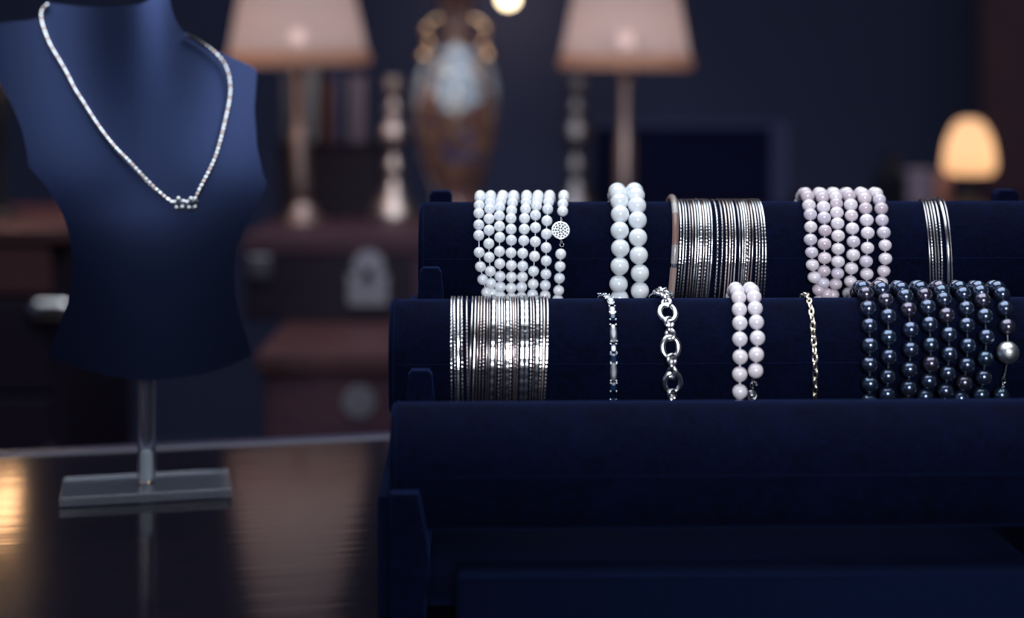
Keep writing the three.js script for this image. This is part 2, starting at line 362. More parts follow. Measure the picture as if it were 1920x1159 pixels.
/* a bracelet of strands of pearls; strands: lists of crop pixels from the top down */
function pearlBracelet(t, name, label, strands, conv, radius, mats, opt = {}) {
  const first = onRoll(t, strands[0].map(conv), radius).pts[2].x, last = onRoll(t, strands.at(-1).map(conv), radius).pts[2].x, xc = (first + last) / 2;
  const g = jewel(name, label, 'bracelet', t, xc);
  let n = 0;
  const place = (p, s, x, r) => { const q = p.at(s); return V(x - xc, q.y, q.z); };
  const ends = [];
  strands.forEach((list, k) => {
    const { path, pts } = onRoll(t, list.map(conv), radius + (opt.lift ?? 0.0005));
    const gaps = opt.gapAfter?.[k];
    pts.sort((a, b) => a.s - b.s);
    // drop pearls that would sink into each other near the skyline
    const row = [];
    for (const p of pts) if (!row.length || p.s - row.at(-1).s > radius * 1.5 * (opt.flat ?? 1)) row.push(p);
    for (let i = 1; i < row.length; i++) { const a = row[i - 1], b = row[i], gap = b.s - a.s; if ((!gaps || a.s > gaps[0] || b.s < gaps[0]) && gap > 2 * radius * (a.s < 0.02 ? 1.5 : 1.85)) row.splice(i, 0, { s: (a.s + b.s) / 2, x: (a.x + b.x) / 2 }); }
    const d = 2 * radius * (opt.flat ?? 1), drift = row.length > 2 ? (row[2].x - row[0].x) / (row[2].s - row[0].s) : 0;
    const up = [];
    for (let s = row[0].s - d, x = row[0].x; s > -(opt.back ?? 0.055); s -= d) { x -= drift * d * 0.6; up.unshift({ s, x, r: radius }); }
    const down = [], dr2 = row.length > 2 ? (row.at(-1).x - row.at(-3).x) / (row.at(-1).s - row.at(-3).s) : 0;
    if (!opt.noDown?.includes(k)) for (let s = row.at(-1).s + d * 1.05, x = row.at(-1).x; s < (opt.front ?? 0.095); s += d * 1.05) { x += Math.max(-0.5, Math.min(0.5, dr2)) * d * 0.4; down.push({ s, x, r: radius }); }
    const all = [...up, ...row, ...down];
    let prev = null;
    for (const p of all) {
      const q = place(path, p.s, p.x), m = new THREE.Mesh(pearlGeo, mats[Math.floor(rnd() * mats.length)]);
      m.name = 'pearl'; m.position.copy(q);
      const nn = path.at(p.s), v = radius * (opt.vary ? rng(1 - opt.vary, 1 + opt.vary * 0.3) : 1);
      m.rotation.x = Math.atan2(nn.nz, nn.ny) + Math.PI / 2;         // y axis along the strand
      m.scale.set(v, v * (opt.flat ?? 1), v);
      put(m, g); n++;
      const skip = gaps && prev && prev.s < gaps[0] && p.s > gaps[0];
      if (prev && !skip) rod('thread', prev.q, q, opt.thread ?? 0.0004, opt.threadMat ?? M.thread, g);
      prev = { q, s: p.s };
    }
    ends.push({ path, row, place });
  });
  g.userData.xc = xc;
  return { g, xc, ends };
}
function torusLink(w, h, r, seg = 28, sides = 8, thick = 1, e = 0.85) {        // an oval link in the x-y plane
  const pts = []; for (let i = 0; i < seg; i++) { const a = 2 * Math.PI * i / seg, c = Math.cos(a), s = Math.sin(a); pts.push(V(Math.sign(c) * Math.abs(c) ** e * (w / 2 - r), Math.sign(s) * Math.abs(s) ** e * (h / 2 - r), 0)); }
  const g = new THREE.TubeGeometry(new THREE.CatmullRomCurve3(pts, true), seg * 2, r, sides, true);
  if (thick !== 1) g.scale(1, 1, thick);
  return g;
}
function frameAt(path, s, x, xc, lean = 0) {                         // matrix with x across the roll, y up the strand, z outward
  const q = path.at(s), N = V(0, q.ny, q.nz), U = V(-lean, q.nz, -q.ny).normalize(), X = U.clone().cross(N).normalize();
  return new THREE.Matrix4().makeBasis(X, U, N.clone()).setPosition(x - xc, q.y, q.z);
}
function putAt(name, geo, mat, parent, matrix) { const m = new THREE.Mesh(geo, mat); m.name = name; m.applyMatrix4(matrix); return put(m, parent); }
function pathThrough(t, list, off) {                                 // x as a function of s
  const { path, pts } = onRoll(t, list, off);
  pts.sort((a, b) => a.s - b.s);
  return { path, pts, x: (s) => {
    if (s <= pts[0].s) { const k = (pts[1].x - pts[0].x) / (pts[1].s - pts[0].s); return pts[0].x + k * Math.max(s - pts[0].s, -0.012); }
    for (let i = 1; i < pts.length; i++) if (s <= pts[i].s) { const k = (s - pts[i - 1].s) / (pts[i].s - pts[i - 1].s); return pts[i - 1].x * (1 - k) + pts[i].x * k; }
    return pts.at(-1).x;
  } };
}

/* 1: white pearls, eight strands with a round openwork clasp, rear roll */
{
  const c = crop(780, 320, 4.139);
  const S = [
    [[495, 215], [490, 270], [487, 332], [487, 422], [487, 503], [490, 635], [500, 745], [518, 845], [548, 945]],
    [[578, 215], [572, 300], [567, 375], [567, 463], [565, 567], [568, 672], [577, 780], [582, 875], [592, 955]],
    [[668, 210], [650, 285], [647, 353], [648, 433], [650, 518], [648, 627], [650, 722], [653, 820], [655, 902], [655, 975]],
    [[755, 212], [742, 310], [737, 372], [738, 455], [740, 540], [737, 638], [740, 735], [740, 825], [738, 910], [740, 985]],
    [[858, 210], [850, 300], [842, 372], [840, 455], [836, 543], [828, 642], [828, 740], [826, 825], [820, 903], [818, 980]],
    [[945, 210], [935, 275], [927, 347], [927, 443], [925, 552], [920, 665], [912, 780], [909, 880], [905, 960]],
    [[1035, 208], [1022, 300], [1016, 390], [1012, 493], [1010, 598], [1010, 700], [1008, 803], [1003, 890], [1002, 970]],
    [[1147, 208], [1140, 260], [1138, 315], [1123, 648], [1118, 743], [1113, 835], [1107, 930], [1100, 1000]],
  ];
  const t = tiers[0], clasp = onRoll(t, [c([1122, 468])], 0.0035).pts[0];
  const b = pearlBracelet(t, 'pearl_bracelet', 'white pearl bracelet of eight strands with a round openwork silver clasp', S, c, 0.00345, M.pearlWhite, { gapAfter: { 7: [clasp.s, 0] } });
  const path = new RollPath(0.0035), m = frameAt(path, clasp.s, clasp.x, b.xc);
  // openwork disc
  const R = 0.0055, disc = new THREE.Shape(); disc.absarc(0, 0, R, 0, Math.PI * 2);
  const hole = (r, a, l, w) => { const h = new THREE.Path(), n = 10, p = []; for (let i = 0; i < n; i++) { const q = 2 * Math.PI * i / n, u = r + Math.cos(q) * l, v = Math.sin(q) * w; p.push(new THREE.Vector2(Math.cos(a) * u - Math.sin(a) * v, Math.sin(a) * u + Math.cos(a) * v)); } h.setFromPoints(p); disc.holes.push(h); };
  for (let i = 0; i < 6; i++) hole(R * 0.26, i * Math.PI / 3, R * 0.15, R * 0.095);
  for (let i = 0; i < 9; i++) hole(R * 0.54, (i + 0.5) * Math.PI * 2 / 9, R * 0.115, R * 0.13);
  for (let i = 0; i < 14; i++) hole(R * 0.80, i * Math.PI * 2 / 14, R * 0.10, R * 0.12);
  const cl = putAt('clasp', new THREE.ExtrudeGeometry(disc, { depth: 0.0012, bevelEnabled: true, bevelSize: 0.00015, bevelThickness: 0.0002, bevelSegments: 1, curveSegments: 32 }), M.satinSilver, b.g, m);
  cl.userData.label = 'round openwork silver clasp';
  part('rim', new THREE.TorusGeometry(R, 0.0005, 8, 40).translate(0, 0, 0.0008), M.silverBright, cl);
  for (const [py, px] of [[378, 1130], [400, 1130], [548, 1128], [575, 1132]]) { const h = onRoll(t, [c([px, py])], 0.0025).pts[0]; putAt('jump_ring', new THREE.TorusGeometry(0.0013, 0.00035, 6, 16), M.silver, b.g, frameAt(new RollPath(0.0025), h.s, h.x, b.xc).multiply(new THREE.Matrix4().makeRotationY(py % 2 ? 0.3 : 1.2))); }
}
/* 2: two strands of large white pearls */
{
  const c = crop(1100, 320, 4.635);
  pearlBracelet(tiers[0], 'pearl_bracelet', 'two-strand bracelet of the largest round white pearls on the rear roll', [
    [[285, 270], [290, 380], [287, 522], [292, 675], [287, 830], [277, 987], [285, 1110]],
    [[438, 305], [443, 432], [446, 582], [452, 735], [462, 892], [462, 1045]]], c, 0.0058, M.pearlBig, { thread: 0.0006 });
}
/* 3: blush grey pearls, six strands */
{
  const c = crop(1440, 320, 4);
  pearlBracelet(tiers[0], 'pearl_bracelet', 'six-strand bracelet of pinkish grey oval pearls near the right of the rear roll', [
    [[297, 195], [307, 262], [317, 330], [320, 423], [318, 518], [327, 613], [333, 707], [348, 800], [380, 893]],
    [[408, 205], [416, 275], [420, 355], [427, 450], [422, 550], [424, 655], [420, 752], [413, 842], [440, 925]],
    [[508, 200], [513, 250], [516, 317], [521, 398], [525, 490], [525, 587], [524, 682], [521, 770], [507, 850], [485, 930]],
    [[608, 190], [620, 258], [625, 338], [632, 435], [640, 533], [638, 632], [625, 732], [618, 830], [605, 920]],
    [[725, 210], [731, 285], [740, 372], [747, 468], [745, 580], [735, 680], [740, 775], [738, 870]],
    [[815, 175], [835, 220], [850, 285], [855, 372], [868, 465], [878, 560], [880, 660], [868, 752], [850, 840]]], c, 0.0043, M.pearlPink, { flat: 0.9, vary: 0.05, thread: 0.00045 });
}
/* 4: two strands of blush white pearls with a small dark ball clasp, middle roll */
{
  const c = crop(1320, 510, 4.457), t = tiers[1];
  const b = pearlBracelet(t, 'pearl_bracelet', 'two-strand white pearl bracelet on the middle roll with dark openwork clasp', [
    [[290, 215], [295, 315], [299, 428], [299, 562], [302, 710], [298, 855], [300, 1000]],
    [[418, 210], [428, 305], [438, 420], [447, 552], [437, 690], [431, 825]]], c, 0.0044, M.pearlBlush, { noDown: [1], thread: 0.0006 });
  const h = onRoll(t, [c([398, 1030])], 0.003).pts[0], path = new RollPath(0.003), m = frameAt(path, h.s, h.x, b.xc);
  const ball = putAt('clasp', new THREE.IcosahedronGeometry(0.0027, 2), M.darkSilver, b.g, m); ball.userData.label = 'dark openwork ball clasp';
  for (let k = 0; k < 5; k++) part('wire', new THREE.TorusGeometry(0.0028, 0.00025, 6, 24).rotateX(k * 0.63).rotateZ(0.4), M.dullSilver, ball);
  for (const [x, y, w] of [[412, 905, 0.0022], [400, 950, 0.0026], [436, 935, 0.0018]]) { const q = onRoll(t, [c([x, y])], 0.002).pts[0]; putAt('jump_ring', torusLink(w * 0.8, w * 1.5, 0.0003, 12, 6), M.silver, b.g, frameAt(new RollPath(0.002), q.s, q.x, b.xc, 0.2)); }
}
/* 5: dark pearls, eight strands with a silver ball clasp, middle roll */
{
  const c = crop(1570, 500, 4.291), t = tiers[1], ballAt = onRoll(t, [c([1368, 712])], 0.006).pts[0];
  const b = pearlBracelet(t, 'pearl_bracelet', 'eight-strand bracelet of dark blue-grey pearls with a textured silver ball', [
    [[230, 225], [248, 340], [258, 480], [262, 635], [260, 788], [262, 945]],
    [[360, 190], [390, 275], [410, 405], [412, 570], [415, 725], [405, 882], [400, 1025]],
    [[510, 165], [548, 245], [573, 350], [590, 510], [590, 668], [580, 828], [572, 975]],
    [[670, 155], [703, 235], [727, 330], [742, 468], [750, 630], [752, 782], [735, 920], [705, 1045]],
    [[820, 175], [858, 270], [880, 395], [898, 548], [900, 705], [887, 858], [868, 1000]],
    [[980, 160], [1015, 225], [1038, 340], [1042, 475], [1050, 637], [1040, 792], [1020, 935], [992, 1060]],
    [[1135, 175], [1170, 275], [1188, 402], [1200, 568], [1190, 740], [1175, 890], [1155, 1030]],
    [[1290, 160], [1325, 225], [1350, 340], [1370, 485], [1318, 1035]]], c, 0.0049, M.pearlDark, { gapAfter: { 7: [ballAt.s, 0] }, vary: 0.04, thread: 0.0005, threadMat: M.darkThread });
  const path = new RollPath(0.0070), g = new THREE.SphereGeometry(0.0063, 48, 36), p = g.attributes.position, rough = tileNoise(64, 64);
  for (let i = 0; i < p.count; i++) { const v = V(p.getX(i), p.getY(i), p.getZ(i)), u = Math.atan2(v.z, v.x) * 10 + 32, w = v.y * 3000 + 30; v.multiplyScalar(0.97 + 0.05 * rough(u * 1.0, w)); p.setXYZ(i, v.x, v.y, v.z); }
  g.computeVertexNormals();
  putAt('clasp', g, metal([0.72, 0.74, 0.76], 0.38), b.g, frameAt(path, ballAt.s, ballAt.x, b.xc)).userData.label = 'textured silver ball clasp';
  const link = (x0, y0, x1, y1, r) => { const q = [[x0, y0], [x1, y1]].map((z) => { const h = onRoll(t, [c(z)], 0.0045).pts[0], f = new RollPath(0.0045).at(h.s); return V(h.x - b.xc, f.y, f.z); }); rod('wire', q[0], q[1], r, M.silver, b.g); };
  link(1369, 540, 1373, 640, 0.0006); link(1362, 785, 1350, 860, 0.0006); link(1350, 860, 1338, 905, 0.0008);
  for (const [x, y] of [[1338, 915], [1335, 955], [1330, 985]]) { const q = onRoll(t, [c([x, y])], 0.003).pts[0]; putAt('jump_ring', torusLink(0.003, 0.0042, 0.0005, 14, 6), M.silver, b.g, frameAt(new RollPath(0.003), q.s, q.x, b.xc, 0.2).multiply(new THREE.Matrix4().makeRotationY(y % 3))); }
}

/* bangles: closed loops that hang round a roll */
const ordinals = 'first second third fourth fifth sixth seventh eighth ninth tenth eleventh twelfth thirteenth fourteenth fifteenth sixteenth seventeenth eighteenth nineteenth twentieth twenty-first twenty-second twenty-third twenty-fourth twenty-fifth twenty-sixth twenty-seventh twenty-eighth twenty-ninth thirtieth'.split(' ');
function bangleGeometry(t, ends, half, style, xc, hang = 0.0006) {
  const { path, pts } = onRoll(t, ends, half + 0.0003);
  const P = pts.map((p) => ({ ...path.at(p.s), x: p.x }));
  // the loop lies in a plane: x = a + b y (two points) or x = a + b y + c z (three)
  let a, b, c = 0;
  if (P.length > 2) {
    const m = new THREE.Matrix3().set(1, P[0].y, P[0].z, 1, P[1].y, P[1].z, 1, P[2].y, P[2].z).invert(), r = V(P[0].x, P[1].x, P[2].x).applyMatrix3(m); [a, b, c] = [r.x, r.y, r.z];
  } else { b = (P[1].x - P[0].x) / (P[1].y - P[0].y); a = P[0].x - b * P[0].y; }
  const facets = style.facets ?? 110, per = style.per ?? 4, n = facets * per, sides = style.sides ?? 8, pos = [], uvs = [], idx = [], phase = rnd() * 6;
  for (let i = 0; i < n; i++) {
    const q = path.at(path.total * i / n), drop = hang * Math.max(0, -q.y / 0.065), ang = phase + i / per * 2 * Math.PI, w = style.shape(ang, i / n * 2 * Math.PI);
    for (let k = 0; k < sides; k++) {
      const th = 2 * Math.PI * k / sides + (style.twist ? ang * style.twist / sides : 0) + (style.turn ?? 0);
      let u = Math.cos(th) * half * (style.wide ?? 1) * w, v = Math.sin(th) * half * w * (style.tall ?? 1);
      pos.push(a + b * q.y + c * q.z - xc + u, q.y + q.ny * (v + drop), q.z + q.nz * (v + drop)); uvs.push(i / n, k / sides);
      const i2 = (i + 1) % n, k2 = (k + 1) % sides;
      idx.push(i * sides + k, i * sides + k2, i2 * sides + k, i2 * sides + k, i * sides + k2, i2 * sides + k2);
    }
  }
  let g = new THREE.BufferGeometry();
  g.setAttribute('position', new THREE.Float32BufferAttribute(pos, 3)); g.setAttribute('uv', new THREE.Float32BufferAttribute(uvs, 2)); g.setIndex(idx);
  if (style.sharp) g = g.toNonIndexed();
  g.computeVertexNormals();
  return g;
}
const styles = {
  plain: { word: 'plain', facets: 50, per: 4, shape: () => 1 },
  beaded: { word: 'beaded', facets: 105, per: 6, shape: (a) => 0.84 + 0.18 * Math.abs(Math.sin(a / 2)) },
  twisted: { word: 'twisted', facets: 90, per: 4, sides: 5, twist: 1, shape: () => 1, sharp: true },
  cut: { word: 'diamond-cut', facets: 95, per: 4, sides: 6, sharp: true, shape: (a) => 0.94 + 0.06 * Math.sign(Math.sin(a)) },
  notched: { word: 'notched', facets: 170, per: 4, sides: 6, sharp: true, shape: (a) => 0.94 + 0.06 * Math.cos(a) },
  flat: { word: 'broad flat faceted', facets: 46, per: 4, sides: 6, sharp: true, tall: 0.45, shape: (a) => 0.93 + 0.07 * Math.sign(Math.sin(a)) },
};
function bangle(t, ends, half, style, mat, label, group) {
  const xc = onRoll(t, ends, half).pts[0].x, g = jewel('bangle', label, 'bangle', t, xc, group);
  part('band', bangleGeometry(t, ends, half, style, xc), mat, g);
  return g;
}
function meshBangle(t, ends, half, style, mat, label, group) {        // a bangle of one piece: one mesh at top level
  const xc = onRoll(t, ends, half).pts[0].x, o = V(xc, 0, 0).applyMatrix4(t.inv.clone().invert());
  const m = new THREE.Mesh(bangleGeometry(t, ends, half * 0.9, style, xc), mat);
  m.name = numbered('bangle'); m.position.copy(o); m.rotation.y = RACK_TURN; put(m);
  return tag(m, label, 'bangle', group);
}
{
  // rear roll, beside the stone bangle; [x at top, x at bottom, style, metal, half width in mm]
  const c = crop(1100, 320, 4.635), t = tiers[0];
  const row = [
    [795, 788, 'cut', 'silverBright', 0.75], [822, 812, 'notched', 'silver', 0.6], [845, 838, 'beaded', 'silver', 0.7], [872, 874, 'beaded', 'dullSilver', 0.7], [895, 897, 'plain', 'rose', 0.6], [920, 923, 'notched', 'silver', 0.7], [942, 944, 'notched', 'silver', 0.6],
    [967, 970, 'cut', 'silverBright', 0.9], [990, 994, 'plain', 'rose', 0.55], [1013, 1017, 'cut', 'silverBright', 0.75], [1036, 1042, 'beaded', 'silverBright', 0.75], [1059, 1064, 'notched', 'silver', 0.7],
    [1104, 1119, 'twisted', 'silver', 0.7], [1147, 1157, 'beaded', 'dullSilver', 0.75], [1178, 1198, 'cut', 'rose', 0.75], [1208, 1224, 'notched', 'rose', 0.7], [1232, 1247, 'beaded', 'silver', 0.65], [1255, 1273, 'notched', 'silver', 0.7],
    [1289, 1314, 'plain', 'dullSilver', 0.7], [1315, 1337, 'notched', 'silver', 0.65], [1337, 1355, 'notched', 'silverBright', 0.65], [1359, 1372, 'twisted', 'silver', 0.65], [1381, 1391, 'beaded', 'rose', 0.65], [1405, 1418, 'plain', 'rose', 0.6],
    [1430, 1462, 'cut', 'silver', 0.75], [1455, 1487, 'beaded', 'dullSilver', 0.75], [1478, 1515, 'cut', 'silver', 0.7], [1500, 1545, 'cut', 'silverBright', 0.75],
  ];
  row.forEach(([a, b, s, m, h], i) => meshBangle(t, [c([a, 262]), c([b, 1000])], h / 1000, styles[s], M[m],
    `thin ${styles[s].word} ${m === 'rose' ? 'rose-toned' : 'silver'} bangle, ${ordinals[i]} from left in the row right of the stone bangle`, 'thin bangles beside the stone bangle'));
  // the stone bangle: cylinders of stone and metal in turn
  const ends = [c([757, 262]), c([740, 1000])], xc = onRoll(t, ends, 0.0021).pts[0].x;
  const g = jewel('stone_bangle', 'thick bangle of beige and brown stone segments at the left of thin bangles', 'bangle', t, xc);
  const geo = bangleGeometry(t, ends, 0.0021, { facets: 180, per: 1, sides: 14, shape: () => 1 }, xc);
  const stoneTex = (a, b) => { const n = tileNoise(128, 6); return noiseTexture(128, (x, y) => { const k = Math.min(1, Math.max(0, n(x, y) * 1.6 - 0.3)); return a.map((v, i) => v * (1 - k) + b[i] * k); }, true); };
  const stones = [[[0.66, 0.64, 0.63], [0.54, 0.49, 0.47]], [[0.38, 0.32, 0.37], [0.48, 0.37, 0.35]], [[0.68, 0.66, 0.67], [0.52, 0.50, 0.52]], [[0.66, 0.63, 0.61], [0.55, 0.46, 0.44]]]
    .map(([a, b]) => new THREE.MeshPhysicalMaterial({ map: stoneTex(a, b), roughness: 0.3, clearcoat: 0.4 }));
  const n = 180, sd = 14, ix = geo.index.array, cuts = [0, 12, 19, 28, 36, 45, 47, 66, 82, 104, 126, 150, 180], mats = [0, 2, 1, 1, 2, -1, 3, 0, 1, 2, 0, 3];
  cuts.slice(0, -1).forEach((c0, k) => {
    const s = new THREE.BufferGeometry();
    for (const a of ['position', 'normal', 'uv']) s.setAttribute(a, geo.attributes[a]);
    s.setIndex(Array.from(ix.slice(c0 * sd * 6, cuts[k + 1] * sd * 6)));
    part(mats[k] < 0 ? 'joint_ring' : 'stone_segment', s.toNonIndexed(), mats[k] < 0 ? M.darkSilver : stones[mats[k]], g);
  });
}
{
  const c = crop(1440, 320, 4), t = tiers[0];
  const row = [[1148, 1196, 1214, 'plain', 'dullSilver', 0.7], [1170, 1217, 1237, 'beaded', 'silver', 0.7], [1192, 1240, 1259, 'notched', 'dullSilver', 0.65], [1214, 1262, 1281, 'cut', 'silver', 0.75], [1240, 1290, 1304, 'beaded', 'silver', 0.75], [1278, 1336, 1354, 'plain', 'silverBright', 1.35], [1305, 1358, 1377, 'notched', 'dullSilver', 0.7]];
  row.forEach(([a, m, b, s, k, h], i) => meshBangle(t, [c([a, 215]), c([m, 430]), c([b, 740])], h / 1000, styles[s], M[k],
    h > 1 ? 'thickest plain silver bangle in the small set at the right of the rear roll' : `thin ${styles[s].word} silver bangle, ${ordinals[i]} from left in the small set at rear roll's right`, 'small set of bangles at the right of the rear roll'));
}
{
  const c = crop(700, 500, 4.14), t = tiers[1];
  const row = [
    [606, 605, 'twisted', 'silver', 0.75], [628, 637, 'beaded', 'silverBright', 0.8], [659, 661, 'notched', 'silverBright', 0.85], [686, 691, 'twisted', 'silver', 0.75], [724, 731, 'beaded', 'rose', 0.75], [768, 746, 'plain', 'silver', 0.7], [794, 776, 'notched', 'silver', 0.7], [818, 800, 'plain', 'rose', 0.7], [839, 824, 'beaded', 'rose', 0.7], [862, 850, 'beaded', 'silver', 0.75], [886, 876, 'plain', 'rose', 0.65], [905, 893, 'plain', 'dullSilver', 0.5],
    [934, 920, 'flat', 'silverBright', 1.6], [958, 947, 'plain', 'rose', 0.6], [977, 972, 'cut', 'silverBright', 0.75], [998, 994, 'beaded', 'silverBright', 0.75], [1018, 1016, 'plain', 'rose', 0.6], [1042, 1040, 'flat', 'silverBright', 1.5], [1066, 1064, 'cut', 'silver', 0.75], [1085, 1087, 'plain', 'rose', 0.6], [1102, 1100, 'beaded', 'rose', 0.65], [1123, 1116, 'beaded', 'dullSilver', 0.7],
    [1155, 1150, 'flat', 'silverBright', 1.5], [1191, 1187, 'flat', 'silver', 1.35], [1222, 1218, 'cut', 'silver', 0.7], [1243, 1240, 'beaded', 'rose', 0.7], [1273, 1264, 'flat', 'silverBright', 1.3], [1302, 1291, 'cut', 'silver', 0.75], [1325, 1312, 'notched', 'rose', 0.7], [1352, 1336, 'cut', 'silver', 0.8],
  ];
  row.forEach(([a, b, s, m, h], i) => meshBangle(t, [c([a, 275]), c([b, 900])], h / 1000, styles[s], M[m],
    `${s === 'flat' ? '' : 'thin '}${styles[s].word} ${m === 'rose' ? 'rose-toned' : 'silver'} bangle, ${ordinals[i]} from left in the bangle row on the middle roll`, 'bangle row at the left of the middle roll'));
}

/* chains on the middle roll */
function gem(outline, h) {                                           // table, crown, girdle and pavilion over an outline in x-y
  const n = outline.length, pos = [], ring = (k, z) => outline.map(([x, y]) => [x * k, y * k, z]);
  const R = [ring(0.55, h * 0.62), ring(1, h * 0.1), ring(1, -h * 0.05), ring(0.25, -h * 0.45)];
  const tri = (a, b, c) => pos.push(...a, ...b, ...c);
  for (let i = 0; i < n; i++) { const j = (i + 1) % n; for (let k = 0; k < 3; k++) { tri(R[k][i], R[k + 1][i], R[k][j]); tri(R[k][j], R[k + 1][i], R[k + 1][j]); } tri([0, 0, h * 0.62], R[0][i], R[0][j]); }
  const g = new THREE.BufferGeometry(); g.setAttribute('position', new THREE.Float32BufferAttribute(pos, 3));
  g.setAttribute('uv', new THREE.Float32BufferAttribute(new Array(pos.length / 3 * 2).fill(0), 2)); g.computeVertexNormals(); return g;
}
{
  const c = crop(1080, 510, 4.458), t = tiers[1], w = 0.0021;
  const tr = pathThrough(t, [[270, 225], [290, 250], [303, 320], [313, 510], [313, 640], [314, 760], [314, 900], [311, 1010]].map(c), 0.0012);
  const sOf = (y) => onRoll(t, [c([312, y])], 0.0012).pts[0].s;
  const g = jewel('gem_bracelet', 'slim line bracelet of clear marquise crystals and dark blue stones in silver prongs', 'bracelet', t, tr.x(0.02)), xc = tr.x(0.02);
  const marq = (a, b) => Array.from({ length: 12 }, (_, i) => { const q = 2 * Math.PI * i / 12, s = Math.sin(q); return [Math.cos(q) * a * (1 - 0.15 * s * s), Math.sign(s) * Math.abs(s) ** 0.8 * b]; });
  const oct = (a, b) => [[a, b * 0.7], [a * 0.7, b], [-a * 0.7, b], [-a, b * 0.7], [-a, -b * 0.7], [-a * 0.7, -b], [a * 0.7, -b], [a, -b * 0.7]];
  const gm = gem(marq(w * 0.95, 0.0054), 0.0026), go = gem(oct(w * 0.85, 0.0026), 0.0024), gb = gem(oct(w, 0.003), 0.0026);
  const prongGeo = new THREE.SphereGeometry(0.00062, 10, 8), sideGeo = new THREE.CylinderGeometry(0.0003, 0.0003, 1, 6);
  const items = [];
  // [crop y of centre, shape, material, half length]
  for (const [y, k, m, hl] of [[250, gb, 'crystal', 0.003], [322, go, 'crystal', 0.0026], [378, go, 'sapphire', 0.0026], [515, gm, 'crystal', 0.0054], [640, go, 'sapphire', 0.0026], [722, go, 'sapphire', 0.0026], [835, gm, 'crystal', 0.0054], [960, go, 'sapphire', 0.0026]]) items.push([sOf(y), k, m, hl]);
  const s0 = items[0][0];
  for (const [ds, k, m, hl] of [[-0.0065, go, 'crystal', 0.0026], [-0.013, go, 'sapphire', 0.0026], [-0.023, gm, 'crystal', 0.0054], [-0.033, go, 'sapphire', 0.0026]]) items.push([s0 + ds, k, m, hl]);
  for (const ds of [0.0095, 0.0155]) items.push([items[7][0] + ds, go, 'sapphire', 0.0026]);
  items.sort((a, b) => a[0] - b[0]);
  for (const [s, k, m, hl] of items) {
    const fr = frameAt(tr.path, s, tr.x(s), xc), st = putAt('gemstone', k, M[m], g, fr);
    st.userData.label = m === 'crystal' ? 'clear crystal' : 'dark blue stone';
    for (const sx of [-1, 1]) for (const sy of [-1, 1]) part('prong', prongGeo, M.silverBright, st, [sx * w * 0.78, sy * hl * 0.92, 0.0011]);
    part('setting', new THREE.CylinderGeometry(w * 0.7, w * 0.6, 0.001, 10).rotateX(Math.PI / 2).scale(1, hl / w, 1).translate(0, 0, -0.001), M.darkSilver, st);
  }
}
{
  const c = crop(1080, 510, 4.458), t = tiers[1];
  const tr = pathThrough(t, [[748, 235], [767, 345], [780, 470], [790, 630], [800, 760], [806, 920], [800, 1030]].map(c), 0.0032);
  const xc = tr.x(0.02), g = jewel('chain_bracelet', 'chunky silver chain bracelet of large oval links joined by small round links', 'bracelet', t, xc);
  const big = torusLink(0.0126, 0.0150, 0.00165, 28, 10, 0.85, 1), small = torusLink(0.0072, 0.0082, 0.0012, 22, 10, 1, 1);
  const sOf = (y) => onRoll(t, [c([790, y])], 0.0032).pts[0].s;
  const centres = [sOf(345), sOf(632), sOf(925)], pitch = centres[1] - centres[0];
  const all = [centres[0] - 2 * pitch, centres[0] - pitch, ...centres, centres[2] + pitch];
  const ry = (a) => new THREE.Matrix4().makeRotationY(a), up = (z) => new THREE.Matrix4().makeTranslation(0, 0, z);
  for (const s of all) {
    putAt('link', big, M.silverBright, g, frameAt(tr.path, s, tr.x(s), xc, -0.05).multiply(ry(0.12)));
    const gap = (pitch - 0.0140) / 2;
    putAt('link', small, M.silver, g, frameAt(tr.path, s + 0.0070, tr.x(s + 0.007), xc).multiply(up(0.0010)).multiply(ry(0.45)));
    putAt('link', small, M.silver, g, frameAt(tr.path, s + pitch / 2, tr.x(s + pitch / 2), xc).multiply(up(0.0004)).multiply(ry(1.35)));
    putAt('link', small, M.silver, g, frameAt(tr.path, s + pitch - 0.0070, tr.x(s + pitch - 0.007), xc).multiply(up(0.0010)).multiply(ry(-0.4)));
  }
}
{
  const c = crop(1320, 510, 4.457), t = tiers[1];
  const tr = pathThrough(t, [[868, 215], [893, 300], [906, 400], [914, 530], [922, 640], [928, 740], [930, 850], [927, 960], [927, 1050]].map(c), 0.0016);
  const xc = tr.x(0.02), g = jewel('chain_bracelet', 'fine pale gold cable chain bracelet hanging between white pearls and dark pearls', 'bracelet', t, xc);
  const link = torusLink(0.0042, 0.0072, 0.00072, 22, 8), step = 0.0047;
  let k = 0;
  for (let s = -0.045; s < 0.09; s += step, k++) {
    const lean = -(tr.x(s + 0.002) - tr.x(s - 0.002)) / 0.004;
    putAt('link', link, M.paleGold, g, frameAt(tr.path, s, tr.x(s), xc, Math.max(-0.6, Math.min(0.6, -lean))).multiply(new THREE.Matrix4().makeRotationY(k % 2 ? 0.75 : -0.75)));
  }
}

